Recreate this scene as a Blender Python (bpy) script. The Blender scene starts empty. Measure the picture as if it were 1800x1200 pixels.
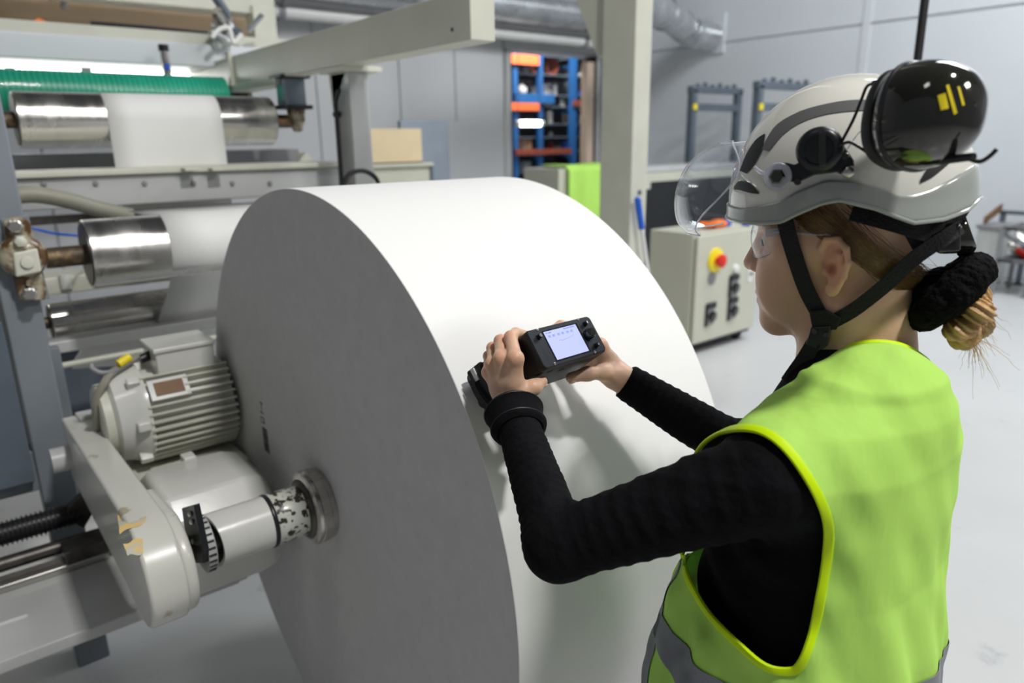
import bpy, bmesh, math, random
import numpy as np
from mathutils import Vector, Matrix, Euler
random.seed(7); rng = np.random.RandomState(7)
SC = bpy.context.scene
COL = SC.collection
PI = math.pi
# ---------------------------------------------------------------- camera
F_PX, YAW, PITCH, ROLL, EYE = 1257.677, 0.8900955, 0.27419194, -0.01509465, 1.62
_fw = np.array([math.cos(YAW)*math.cos(PITCH), math.sin(YAW)*math.cos(PITCH), -math.sin(PITCH)])
_rt = np.array([math.sin(YAW), -math.cos(YAW), 0.0]); _up = np.cross(_rt, _fw)
_cr, _sr = math.cos(ROLL), math.sin(ROLL)
CM = np.stack([_cr*_rt+_sr*_up, -_sr*_rt+_cr*_up, -_fw])     # rows: camera axes in world space
CO = np.array([0, 0, EYE])
cam = bpy.data.objects.new('camera', bpy.data.cameras.new('camera')); COL.objects.link(cam)
cam.matrix_world = Matrix.Translation(CO) @ Matrix(CM.T.tolist()).to_4x4()
cam.data.sensor_width = 36; cam.data.lens = F_PX/1800*36
cam.data.clip_start = 0.02; cam.data.clip_end = 200
cam.data.dof.use_dof = True; cam.data.dof.focus_distance = 1.0; cam.data.dof.aperture_fstop = 3.4
SC.camera = cam
SC.view_settings.view_transform = 'Standard'; SC.view_settings.look = 'None'
SC.view_settings.exposure = 0.0; SC.view_settings.gamma = 1.0; SC.view_settings.use_curve_mapping = False
# ---------------------------------------------------------------- world light
w = bpy.data.worlds.new('world'); SC.world = w; w.use_nodes = True
bg = w.node_tree.nodes['Background']; bg.inputs[0].default_value = (0.86, 0.92, 1.0, 1); bg.inputs[1].default_value = 0.13
def area(name, loc, target, sx, sy, power, color=(1, 1, 1)):
    l = bpy.data.lights.new(name, 'AREA'); l.shape = 'RECTANGLE'; l.size = sx; l.size_y = sy; l.energy = power; l.color = color
    o = bpy.data.objects.new(name, l); COL.objects.link(o); o.location = loc
    o.rotation_euler = (Vector(target)-Vector(loc)).to_track_quat('-Z', 'Y').to_euler(); return o
area('hall_lamp_key', (1.15, -1.55, 5.6), (0.8, 0.9, 1.2), 0.42, 0.25, 182, (1.0, 0.985, 0.96))
area('hall_lamp_second', (2.7, -3.4, 4.6), (0.8, 0.9, 1.2), 1.2, 0.5, 78, (1.0, 0.985, 0.96))
area('hall_lamp_far', (6.6, 0.9, 6.2), (7.2, 3.2, 0), 3.5, 2.0, 400, (0.93, 0.97, 1.0))
area('machine_fill_light', (-1.6, 1.0, 4.6), (0.3, 2.6, 1.2), 0.7, 0.5, 8, (1.0, 0.97, 0.92))  # weak fill light added to brighten the machine, no hall lamp hangs there
area('hall_lamp_store', (8.6, 9.3, 3.9), (9.0, 10.6, 1.5), 2.0, 0.6, 140, (1.0, 0.97, 0.95))

# ---------------------------------------------------------------- measuring helpers
def P(px, py, d=None, X=None, Y=None, Z=None):
    r = CM.T @ np.array([(px-900)/F_PX, (600-py)/F_PX, -1.0])
    if d is not None: t = d
    elif X is not None: t = (X-CO[0])/r[0]
    elif Y is not None: t = (Y-CO[1])/r[1]
    else: t = (Z-CO[2])/r[2]
    return CO+t*r
def PJ(pts):
    c = (np.asarray(pts, float)-CO) @ CM.T
    return np.stack([900+F_PX*c[..., 0]/-c[..., 2], 600-F_PX*c[..., 1]/-c[..., 2]], -1)
def nrm(v):
    v = np.asarray(v, float); return v/(np.linalg.norm(v)+1e-12)
def frame_z(z, hint=(0, 0, 1)):
    z = nrm(z); h = np.array(hint, float)
    if abs(z @ nrm(h)) > 0.97: h = np.array([1.0, 0, 0])
    x = nrm(np.cross(h, z)); return np.stack([x, np.cross(z, x), z], 1)
# ---------------------------------------------------------------- materials
MATS = {}
def mat(name, col, rough=0.5, metal=0.0, var=0.0, vscale=8.0, bump=0.0, bscale=60.0, col2=None, spec=0.5,
        coat=0.0, stretch=None, mask=(0.45, 0.6), attr=False, detail=4.0, sss=0.0, rvar=0.0, emit=None, estr=0.0, trans=0.0, ior=1.45, alpha=1.0):
    m = bpy.data.materials.new(name); m.use_nodes = True; MATS[name] = m
    nt = m.node_tree; N = nt.nodes; L = nt.links; b = N['Principled BSDF']
    b.inputs['Roughness'].default_value = rough; b.inputs['Metallic'].default_value = metal
    b.inputs['Specular IOR Level'].default_value = spec; b.inputs['Coat Weight'].default_value = coat
    b.inputs['Base Color'].default_value = (*col, 1); b.inputs['IOR'].default_value = ior
    b.inputs['Transmission Weight'].default_value = trans; b.inputs['Alpha'].default_value = alpha
    if sss: b.inputs['Subsurface Weight'].default_value = sss; b.inputs['Subsurface Radius'].default_value = (0.012, 0.005, 0.003); b.inputs['Subsurface Scale'].default_value = 1.0
    if emit: b.inputs['Emission Color'].default_value = (*emit, 1); b.inputs['Emission Strength'].default_value = estr
    tc = N.new('ShaderNodeTexCoord'); src = tc.outputs['Object']
    if stretch:
        mp = N.new('ShaderNodeMapping'); mp.inputs['Scale'].default_value = stretch; L.new(src, mp.inputs[0]); src = mp.outputs[0]
    last = None
    if var or col2:
        n = N.new('ShaderNodeTexNoise'); n.inputs['Scale'].default_value = vscale; n.inputs['Detail'].default_value = detail; L.new(src, n.inputs['Vector'])
        r = N.new('ShaderNodeValToRGB'); L.new(n.outputs['Fac'], r.inputs[0])
        if col2:
            r.color_ramp.elements[0].position = mask[0]; r.color_ramp.elements[1].position = mask[1]
            r.color_ramp.elements[0].color = (*col, 1); r.color_ramp.elements[1].color = (*col2, 1)
        else:
            r.color_ramp.elements[0].position = 0.3; r.color_ramp.elements[1].position = 0.7
            r.color_ramp.elements[0].color = (*[c*(1-var) for c in col], 1); r.color_ramp.elements[1].color = (*[min(1, c*(1+var)) for c in col], 1)
        last = r.outputs[0]; L.new(last, b.inputs['Base Color'])
        if rvar:
            mr = N.new('ShaderNodeMapRange'); L.new(n.outputs['Fac'], mr.inputs[0]); mr.inputs[1].default_value = 0.3; mr.inputs[2].default_value = 0.7
            mr.inputs[3].default_value = max(0.02, rough-rvar); mr.inputs[4].default_value = rough+rvar; L.new(mr.outputs[0], b.inputs['Roughness'])
    if attr:
        a = N.new('ShaderNodeVertexColor'); a.layer_name = 'Col'; mx = N.new('ShaderNodeMix'); mx.data_type = 'RGBA'; mx.blend_type = 'MULTIPLY'; mx.inputs[0].default_value = 1
        if last: L.new(last, mx.inputs[6])
        else: mx.inputs[6].default_value = (*col, 1)
        L.new(a.outputs[0], mx.inputs[7]); L.new(mx.outputs[2], b.inputs['Base Color'])
    if bump:
        n2 = N.new('ShaderNodeTexNoise'); n2.inputs['Scale'].default_value = bscale; n2.inputs['Detail'].default_value = 3; L.new(src, n2.inputs['Vector'])
        bp = N.new('ShaderNodeBump'); bp.inputs['Strength'].default_value = bump; bp.inputs['Distance'].default_value = 0.01
        L.new(n2.outputs['Fac'], bp.inputs['Height']); L.new(bp.outputs[0], b.inputs['Normal'])
    return m
mat('paper', (0.80, 0.80, 0.785), 0.55, var=0.012, vscale=2, spec=0.3)
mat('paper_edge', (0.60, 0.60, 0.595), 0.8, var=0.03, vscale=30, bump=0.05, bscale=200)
mat('cream', (0.62, 0.62, 0.53), 0.38, var=0.05, vscale=5, bump=0.02, bscale=30)
mat('cream_worn', (0.66, 0.655, 0.60), 0.3, col2=(0.42, 0.38, 0.28), mask=(0.66, 0.72), vscale=14, coat=0.3)
mat('machine_white', (0.70, 0.70, 0.66), 0.25, var=0.05, vscale=6, coat=0.4, bump=0.04, bscale=25)
mat('machine_grey', (0.50, 0.51, 0.50), 0.35, var=0.06, vscale=5, bump=0.02)
mat('steel_blue_grey', (0.22, 0.245, 0.27), 0.45, var=0.08, vscale=4, spec=0.4)
mat('chipped_paint', (0.60, 0.61, 0.54), 0.3, col2=(0.035, 0.03, 0.022), mask=(0.54, 0.57), vscale=60, detail=6, coat=0.2)
mat('yellow_wear', (0.72, 0.52, 0.20), 0.6, col2=(0.55, 0.52, 0.42), mask=(0.5, 0.58), vscale=40)
mat('steel', (0.55, 0.53, 0.50), 0.3, 1.0, var=0.12, vscale=3, stretch=(1, 12, 12), rvar=0.08)
mat('roller_steel', (0.66, 0.64, 0.61), 0.24, 1.0, var=0.12, vscale=5, stretch=(3, 1, 1), rvar=0.1, bump=0.02, bscale=12)
mat('dark_steel', (0.12, 0.11, 0.10), 0.4, 0.9, var=0.3, vscale=30)
mat('rusty', (0.10, 0.075, 0.05), 0.55, 0.5, col2=(0.25, 0.17, 0.09), mask=(0.5, 0.66), vscale=40)
mat('greasy_cream', (0.40, 0.36, 0.26), 0.32, col2=(0.10, 0.05, 0.015), mask=(0.42, 0.56), vscale=26, coat=0.4)
mat('black_rubber', (0.012, 0.012, 0.014), 0.5, var=0.2)
mat('black_plastic', (0.014, 0.015, 0.018), 0.32, var=0.1)
mat('black_gloss', (0.018, 0.018, 0.014), 0.09, coat=0.9, var=0.1)
mat('anodized', (0.022, 0.025, 0.032), 0.38, 0.3, var=0.08)
mat('anodized_dark', (0.010, 0.011, 0.013), 0.55, 0.0, var=0.08)
mat('screen_glow', (0.1, 0.1, 0.2), 0.3, emit=(0.50, 0.56, 1.0), estr=1.0)
mat('screen_ink', (0.10, 0.12, 0.3), 0.5, emit=(0.20, 0.24, 0.52), estr=0.8)
mat('white_print', (0.8, 0.8, 0.8), 0.5)
mat('black_print', (0.03, 0.03, 0.03), 0.7)
mat('grey_print', (0.10, 0.10, 0.10), 0.8)
mat('green_roller', (0.02, 0.36, 0.23), 0.35, var=0.25, vscale=3, coat=0.2)
mat('plywood', (0.36, 0.26, 0.16), 0.65, var=0.06, vscale=3, stretch=(1, 1, 8))
mat('cardboard', (0.74, 0.60, 0.38), 0.75, var=0.05, vscale=5)
mat('wood_light', (0.72, 0.56, 0.44), 0.6, var=0.08, vscale=4)
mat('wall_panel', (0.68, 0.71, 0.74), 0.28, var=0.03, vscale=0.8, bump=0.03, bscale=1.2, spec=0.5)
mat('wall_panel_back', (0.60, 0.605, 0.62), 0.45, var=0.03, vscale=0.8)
mat('ceiling_grey', (0.14, 0.145, 0.15), 0.7, var=0.05)
mat('duct', (0.62, 0.64, 0.66), 0.28, 0.9, var=0.15, vscale=4, rvar=0.08)
mat('blue_steel', (0.02, 0.10, 0.28), 0.4, var=0.1)
mat('orange_steel', (0.85, 0.16, 0.05), 0.4, var=0.1)
mat('frame_grey', (0.10, 0.125, 0.155), 0.45, var=0.1)
mat('cabinet_cream', (0.56, 0.56, 0.46), 0.4, var=0.03, vscale=3)
mat('yellow', (0.9, 0.72, 0.02), 0.4, var=0.04)
mat('red', (0.75, 0.03, 0.02), 0.35, var=0.04)
mat('orange', (0.95, 0.20, 0.02), 0.4, var=0.05)
mat('blue', (0.02, 0.12, 0.60), 0.35, var=0.05)
mat('lime', (0.60, 0.95, 0.19), 0.75, var=0.05, vscale=6, bump=0.35, bscale=22, stretch=(1, 1, 0.35), spec=0.2)
mat('lime_trim', (0.66, 0.95, 0.0), 0.55, var=0.04, spec=0.3)
mat('reflective', (0.20, 0.215, 0.24), 0.42, 0.25, var=0.1, vscale=10, bump=0.1, bscale=60)
mat('sweater', (0.0045, 0.0046, 0.0058), 0.85, var=0.2, vscale=30, bump=0.25, bscale=90, spec=0.12)
mat('trousers', (0.02, 0.022, 0.03), 0.85, var=0.2, vscale=20)
mat('skin', (0.72, 0.46, 0.32), 0.42, var=0.07, vscale=18, bump=0.06, bscale=120, attr=True, sss=0.25, spec=0.4)
mat('nail', (0.78, 0.52, 0.42), 0.2, var=0.03)
mat('hair', (0.040, 0.022, 0.010), 0.5, var=0.4, vscale=9, bump=0.4, bscale=30, stretch=(1, 1, 6), spec=0.5)
mat('hair_brown', (0.17, 0.095, 0.038), 0.35, var=0.4, vscale=30, spec=0.5)
mat('hair_blonde', (0.50, 0.31, 0.13), 0.42, var=0.4, vscale=30, bump=0.5, bscale=60, spec=0.5)
mat('scrunchie', (0.006, 0.006, 0.007), 0.95, var=0.3, vscale=60, bump=1.0, bscale=120, spec=0.1)
mat('webbing', (0.010, 0.010, 0.011), 0.7, var=0.15, vscale=80, bump=0.3, bscale=300)
mat('helmet_white', (0.78, 0.77, 0.70), 0.10, var=0.02, coat=0.8)
mat('helmet_grey', (0.36, 0.38, 0.355), 0.16, var=0.03, coat=0.5)
mat('helmet_stripe', (0.14, 0.14, 0.14), 0.35, var=0.05)
mat('eye_white', (0.8, 0.78, 0.75), 0.15, var=0.02)
mat('eye_iris', (0.10, 0.16, 0.20), 0.15, var=0.1)
mat('white_plastic', (0.8, 0.8, 0.78), 0.35, var=0.03)
mat('hose_grey', (0.28, 0.27, 0.22), 0.5, var=0.1)
mat('lamp_glow', (1, 1, 1), 0.5, emit=(1.0, 1.0, 0.97), estr=6.0)
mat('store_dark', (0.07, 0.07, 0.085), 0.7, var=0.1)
mat('mid_grey', (0.25, 0.25, 0.26), 0.5, var=0.1)
mat('panel_blue_grey', (0.30, 0.34, 0.40), 0.5, var=0.05)
mat('brown', (0.22, 0.12, 0.06), 0.6, var=0.2)
mat('green', (0.10, 0.25, 0.08), 0.5, var=0.2)
mat('amber_glass', (0.18, 0.22, 0.26), 0.08, var=0.2, coat=0.5)
mat('copper_brown', (0.30, 0.08, 0.05), 0.4, 0.3, var=0.2)
def glass_mat(name, tint, ior=1.3):
    m = mat(name, tint, 0.02, trans=1.0, ior=ior, spec=0.8); return m
def thin_clear(name, tint, haze):
    m = bpy.data.materials.new(name); m.use_nodes = True; MATS[name] = m; nt = m.node_tree; N = nt.nodes; L = nt.links
    for n_ in list(N): N.remove(n_)
    out = N.new('ShaderNodeOutputMaterial'); tr = N.new('ShaderNodeBsdfTransparent'); tr.inputs[0].default_value = (*tint, 1)
    gl = N.new('ShaderNodeBsdfGlossy'); gl.inputs['Roughness'].default_value = 0.04; fr = N.new('ShaderNodeLayerWeight'); fr.inputs[0].default_value = 0.5; pw = N.new('ShaderNodeMath'); pw.operation = 'POWER'; pw.inputs[1].default_value = 4.0; L.new(fr.outputs['Facing'], pw.inputs[0])
    ma = N.new('ShaderNodeMath'); ma.operation = 'MULTIPLY_ADD'; ma.inputs[1].default_value = 0.75; ma.inputs[2].default_value = haze; L.new(pw.outputs[0], ma.inputs[0])
    mx = N.new('ShaderNodeMixShader'); L.new(ma.outputs[0], mx.inputs[0]); L.new(tr.outputs[0], mx.inputs[1]); L.new(gl.outputs[0], mx.inputs[2]); L.new(mx.outputs[0], out.inputs[0]); return m
thin_clear('clear_visor', (0.95, 0.96, 0.98), 0.055)
mat('visor_edge', (0.85, 0.85, 0.95), 0.1, trans=0.6, ior=1.3, coat=0.5)
def floor_mat():
    m = mat('concrete', (0.57, 0.57, 0.565), 0.30, var=0.05, vscale=1.2, bump=0.02, bscale=9, spec=0.4, detail=8)
    nt = m.node_tree; N = nt.nodes; L = nt.links; b = N['Principled BSDF']
    base = b.inputs['Base Color'].links[0].from_socket
    tc = N.new('ShaderNodeTexCoord'); n = N.new('ShaderNodeTexNoise'); n.inputs['Scale'].default_value = 5; n.inputs['Detail'].default_value = 10; n.inputs['Roughness'].default_value = 0.75
    L.new(tc.outputs['Object'], n.inputs['Vector'])
    r = N.new('ShaderNodeValToRGB'); r.color_ramp.elements[0].position = 0.60; r.color_ramp.elements[1].position = 0.74
    r.color_ramp.elements[0].color = (1, 1, 1, 1); r.color_ramp.elements[1].color = (0.62, 0.63, 0.68, 1); L.new(n.outputs['Fac'], r.inputs[0])
    mx = N.new('ShaderNodeMix'); mx.data_type = 'RGBA'; mx.blend_type = 'MULTIPLY'; mx.inputs[0].default_value = 1
    L.new(base, mx.inputs[6]); L.new(r.outputs[0], mx.inputs[7]); L.new(mx.outputs[2], b.inputs['Base Color'])
floor_mat()
# fabric lets some light through
def translucent(name, col, fac):
    m = MATS[name]; nt = m.node_tree; N = nt.nodes; L = nt.links; b = N['Principled BSDF']; out = N['Material Output']
    t = N.new('ShaderNodeBsdfTranslucent'); t.inputs[0].default_value = (*col, 1); mx = N.new('ShaderNodeMixShader'); mx.inputs[0].default_value = fac
    L.new(b.outputs[0], mx.inputs[1]); L.new(t.outputs[0], mx.inputs[2]); L.new(mx.outputs[0], out.inputs[0])
translucent('lime', (0.4, 0.85, 0.1), 0.22)

# ---------------------------------------------------------------- object helpers
ORG = {}
def setp(o, label=None, cat=None, group=None, kind=None):
    if label: o['label'] = label
    if cat: o['category'] = cat
    if group: o['group'] = group
    if kind: o['kind'] = kind
    return o
def thing(name, label, cat, loc, group=None):
    o = bpy.data.objects.new(name, None); COL.objects.link(o); o.location = loc; o.empty_display_size = 0.05
    ORG[o.name] = np.array(loc, float); return setp(o, label, cat, group)
class MB:
    """collects shapes given in world space"""
    def __init__(s): s.v = []; s.f = []; s.sm = []; s.n = 0
    def add(s, v, f, smooth=False):
        v = np.asarray(v, float).reshape(-1, 3); s.v.append(v)
        s.f += [tuple(int(i)+s.n for i in q) for q in f]; s.sm += [smooth]*len(f); s.n += len(v); return s
    def hexa(s, c8):
        return s.add(c8, [(0, 3, 2, 1), (4, 5, 6, 7), (0, 1, 5, 4), (1, 2, 6, 5), (2, 3, 7, 6), (3, 0, 4, 7)])
    def box(s, c, h, R=None):
        c = np.asarray(c, float); h = np.asarray(h, float)
        q = np.array([(-1, -1, -1), (1, -1, -1), (1, 1, -1), (-1, 1, -1), (-1, -1, 1), (1, -1, 1), (1, 1, 1), (-1, 1, 1)])*h
        if R is not None: q = q @ np.asarray(R, float).T
        return s.hexa(q+c)
    def bb(s, x0, x1, y0, y1, z0, z1): return s.box(((x0+x1)/2, (y0+y1)/2, (z0+z1)/2), (abs(x1-x0)/2, abs(y1-y0)/2, abs(z1-z0)/2))
    def cyl(s, a, b, r0, r1=None, n=24, caps=True):
        return s.lathe(a, np.asarray(b, float)-np.asarray(a, float), [(0, r0), (np.linalg.norm(np.asarray(b, float)-np.asarray(a, float)), r0 if r1 is None else r1)], n, caps)
    def lathe(s, a, axis, prof, n=24, caps=True, smooth=True):
        a = np.asarray(a, float); Fm = frame_z(axis); th = np.linspace(0, 2*PI, n, endpoint=False); V = []; m = len(prof)
        # duplicate rings at sharp corners so smooth shading stays crisp
        for (h, r) in prof:
            V.append(a+Fm[:, 2]*h+np.outer(np.cos(th)*r, Fm[:, 0])+np.outer(np.sin(th)*r, Fm[:, 1]))
        base = s.n; V = np.concatenate(V); s.v.append(V); s.n += len(V)
        for i in range(m-1):
            flat = False
            for j in range(n):
                k = (j+1) % n; s.f.append((base+i*n+j, base+i*n+k, base+(i+1)*n+k, base+(i+1)*n+j)); s.sm.append(smooth)
        if caps:
            s.f.append(tuple(base+j for j in range(n-1, -1, -1))); s.sm.append(False)
            s.f.append(tuple(base+(m-1)*n+j for j in range(n))); s.sm.append(False)
        return s
    def tube(s, pts, r, n=8, closed=False, flat=None):
        pts = np.asarray(pts, float); m = len(pts); r = np.broadcast_to(np.asarray(r, float), (m,))
        T = np.gradient(pts, axis=0) if not closed else (np.roll(pts, -1, 0)-np.roll(pts, 1, 0))
        T /= np.linalg.norm(T, axis=1)[:, None]+1e-12
        u = frame_z(T[0])[:, 0]; V = []; th = np.linspace(0, 2*PI, n, endpoint=False)
        for i in range(m):
            u = nrm(u-T[i]*(u @ T[i])); w = np.cross(T[i], u); V.append(pts[i]+r[i]*(np.outer(np.cos(th), u)+np.outer(np.sin(th), w)))
        base = s.n; V = np.concatenate(V); s.v.append(V); s.n += len(V); mm = m if closed else m-1
        for i in range(mm):
            i2 = (i+1) % m
            for j in range(n):
                k = (j+1) % n; s.f.append((base+i*n+j, base+i*n+k, base+i2*n+k, base+i2*n+j)); s.sm.append(True)
        if not closed:
            s.f.append(tuple(base+j for j in range(n-1, -1, -1))); s.sm.append(False)
            s.f.append(tuple(base+(m-1)*n+j for j in range(n))); s.sm.append(False)
        return s
    def prism(s, outline, axis_vec, smooth=False):
        o = np.asarray(outline, float); n = len(o); v = np.concatenate([o, o+np.asarray(axis_vec, float)])
        return s.add(v, [tuple(range(n-1, -1, -1)), tuple(range(n, 2*n))]+[(i, (i+1) % n, n+(i+1) % n, n+i) for i in range(n)], smooth)
    def grid(s, V, cu=False, cv=False, smooth=True):
        V = np.asarray(V, float); a, b = V.shape[:2]; F = []
        for i in range(a if cu else a-1):
            for j in range(b if cv else b-1):
                F.append((i*b+j, ((i+1) % a)*b+j, ((i+1) % a)*b+(j+1) % b, i*b+(j+1) % b))
        return s.add(V.reshape(-1, 3), F, smooth)
    def ball(s, c, r, n=16, R=None):
        r = np.broadcast_to(np.asarray(r, float), (3,)); ph = np.linspace(-PI/2, PI/2, n//2+1); th = np.linspace(0, 2*PI, n, endpoint=False)
        V = np.array([[(math.cos(p)*math.cos(t)*r[0], math.cos(p)*math.sin(t)*r[1], math.sin(p)*r[2]) for t in th] for p in ph])
        if R is not None: V = V @ np.asarray(R).T
        return s.grid(V+np.asarray(c, float), cv=True)
    def build(s, name, m, parent=None, bevel=0.0, seg=2, label=None, cat=None, group=None, kind=None, solid=0.0, sub=0):
        org = ORG[parent.name] if parent is not None else None
        V = np.concatenate(s.v)
        if org is None:
            lo = V.min(0); hi = V.max(0); org = np.array([(lo[0]+hi[0])/2, (lo[1]+hi[1])/2, lo[2]]); loc = org
        else: loc = None
        me = bpy.data.meshes.new(name); me.from_pydata((V-org).tolist(), [], s.f); me.update()
        me.polygons.foreach_set('use_smooth', s.sm)
        me.materials.append(MATS[m])
        o = bpy.data.objects.new(name, me); COL.objects.link(o)
        if parent is not None: o.parent = parent
        else: o.location = loc
        ORG[o.name] = np.array(org, float)
        if bevel > 0:
            bm = bmesh.new(); bm.from_mesh(me); bmesh.ops.remove_doubles(bm, verts=bm.verts, dist=1e-6)
            bmesh.ops.recalc_face_normals(bm, faces=bm.faces)
            es = [e for e in bm.edges if len(e.link_faces) == 2 and e.calc_face_angle(0) > 0.6]
            bmesh.ops.bevel(bm, geom=es, offset=bevel, segments=seg, profile=0.5, affect='EDGES', clamp_overlap=True)
            for f in bm.faces: f.smooth = True
            bm.to_mesh(me); bm.free()
            mo = o.modifiers.new('wn', 'WEIGHTED_NORMAL'); mo.keep_sharp = True
        if solid > 0:
            mo = o.modifiers.new('solid', 'SOLIDIFY'); mo.thickness = solid; mo.offset = 0
        if bevel <= 0:
            try: me.set_sharp_from_angle(angle=math.radians(40))
            except Exception: pass
        return setp(o, label, cat, group, kind)
def copy_tree(o, parent=None, loc=None, label=None):
    c = o.copy(); COL.objects.link(c)
    if parent is not None: c.parent = parent
    if loc is not None: c.location = loc
    if label: c['label'] = label
    ORG[c.name] = ORG.get(o.name)
    for ch in [k for k in o.children]: copy_tree(ch, c)
    return c
def spline(pts, n=40, closed=False):
    p = np.asarray(pts, float); m = len(p); out = []
    segs = m if closed else m-1
    for i in range(segs):
        if closed: a, b, c, d = p[(i-1) % m], p[i], p[(i+1) % m], p[(i+2) % m]
        else: a, b, c, d = p[max(i-1, 0)], p[i], p[i+1], p[min(i+2, m-1)]
        for t in np.linspace(0, 1, max(2, n//segs), endpoint=False):
            out.append(0.5*((2*b)+(-a+c)*t+(2*a-5*b+4*c-d)*t*t+(-a+3*b-3*c+d)*t**3))
    if not closed: out.append(p[-1])
    return np.array(out)
# ================================================================= SETTING
XW, YW = 9.5, 8.4            # white hall wall on the right, panel wall with the doorway
def zof(px, py, **k): return P(px, py, **k)[2]
MB().bb(-7, 15.2, -6, 13.0, -0.2, 0).build('floor', 'concrete', kind='structure')
zs = P(1250, 78, X=XW)[2]                      # height of the level joint on the right wall
ys = P(1522, 60, X=XW)[1]                      # upright joint
wr = MB().bb(XW+0.03, XW+0.25, -6, YW+0.25, 0, 7.0).build('wall_right', 'wall_panel', kind='structure')
yj = [ys-8.0, ys-4.0, ys, ys+4.0, YW+0.02]
for a, b in zip(yj[:-1], yj[1:]):
    for z0, z1 in ((0.0, zs), (zs, 7.0)):
        if a > 12: continue
        MB().bb(XW, XW+0.03, a+0.012, min(b, YW)-0.012, z0+0.012, z1-0.012).build('wall_sheet', 'wall_panel', wr, bevel=0.006)
MB().bb(XW-0.012, XW+0.001, ys-0.05, ys+0.05, 0, 6.9).build('cover_strip', 'wall_panel', wr)
dx0 = P(897, 200, Y=YW)[0]; dx1 = P(1047, 200, Y=YW)[0]; dz = zof(965, 92, Y=YW)
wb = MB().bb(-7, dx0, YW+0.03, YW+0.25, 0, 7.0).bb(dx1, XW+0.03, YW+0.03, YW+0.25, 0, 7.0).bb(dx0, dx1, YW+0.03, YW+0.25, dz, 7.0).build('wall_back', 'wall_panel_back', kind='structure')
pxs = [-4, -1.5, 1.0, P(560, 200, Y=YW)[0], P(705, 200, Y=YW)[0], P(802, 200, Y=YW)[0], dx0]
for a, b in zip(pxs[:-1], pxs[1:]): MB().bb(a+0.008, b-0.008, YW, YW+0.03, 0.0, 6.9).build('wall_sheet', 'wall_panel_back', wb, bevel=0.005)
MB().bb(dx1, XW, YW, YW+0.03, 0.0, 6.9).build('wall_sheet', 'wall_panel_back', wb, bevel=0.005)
# doorway frame
tr = MB().bb(dx0-0.12, dx0, YW-0.03, YW+0.28, 0, dz).bb(dx1, dx1+0.12, YW-0.03, YW+0.28, 0, dz).bb(dx0-0.12, dx1+0.12, YW-0.03, YW+0.28, dz, dz+0.12)
tr.build('trim_1', 'machine_grey', kind='structure', bevel=0.006)
MB().bb(P(1033, 200, Y=YW)[0], P(1045, 200, Y=YW)[0], YW+0.02, YW+0.16, 0, zof(1038, 108, Y=YW)).build('trim_2', 'wood_light', kind='structure', bevel=0.006)
# storage room walls behind the doorway
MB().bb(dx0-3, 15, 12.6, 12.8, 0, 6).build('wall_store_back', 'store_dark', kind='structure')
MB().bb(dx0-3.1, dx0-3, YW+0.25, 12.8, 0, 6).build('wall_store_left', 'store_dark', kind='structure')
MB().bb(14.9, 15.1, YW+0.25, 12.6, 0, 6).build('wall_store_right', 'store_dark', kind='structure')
MB().bb(-7, 15.2, -6, 13.0, 7.0, 7.2).build('ceiling', 'ceiling_grey', kind='structure')

# ================================================================= REEL
RX0, RX1, RY, RZ, RR = 0.6, 1.1659, 1.4514, 0.8136, 0.7168
reel = thing('paper_reel', 'huge white paper reel held on a steel chuck in front of the person', 'paper reel', (0.88, RY, RZ-RR))
m = MB(); n = 256; th = np.linspace(0, 2*PI, n, endpoint=False)
rows = [(RX0+0.0, RR-0.0012), (RX0+0.0012, RR), (RX1-0.0012, RR), (RX1, RR-0.0012)]
xs = np.concatenate([[RX0, RX0+0.0012], np.linspace(RX0+0.03, RX1-0.03, 12), [RX1-0.0012, RX1]])
rr_ = np.array([RR-0.0012, RR]+[RR]*12+[RR, RR-0.0012])
V = np.array([[(x, RY+r*math.cos(t), RZ+r*math.sin(t)) for t in th] for x, r in zip(xs, rr_)])
m.grid(V, cv=True); m.build('wound_paper', 'paper', reel)
for nm, x in (('side_face', RX0), ('side_face', RX1)):
    m = MB(); rad = np.linspace(0.05, RR-0.0013, 60)
    off = np.array([0.0004*math.sin(i*2.4)+0.0003*math.sin(i*5.1) for i in range(60)]); off[-1] = 0
    s_ = 1 if x == RX0 else -1
    V = np.array([[(x+s_*o_, RY+r*math.cos(t), RZ+r*math.sin(t)) for t in th] for r, o_ in zip(rad, off)])
    m.grid(V, cv=True).build(nm, 'paper_edge', reel)
m = MB().lathe((RX0-0.012, RY, RZ), (1, 0, 0), [(0, 0.038), (0, 0.05), (RX1-RX0+0.024, 0.05), (RX1-RX0+0.024, 0.038)], 40, caps=False)
m.build('core_tube', 'cardboard', reel)
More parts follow.
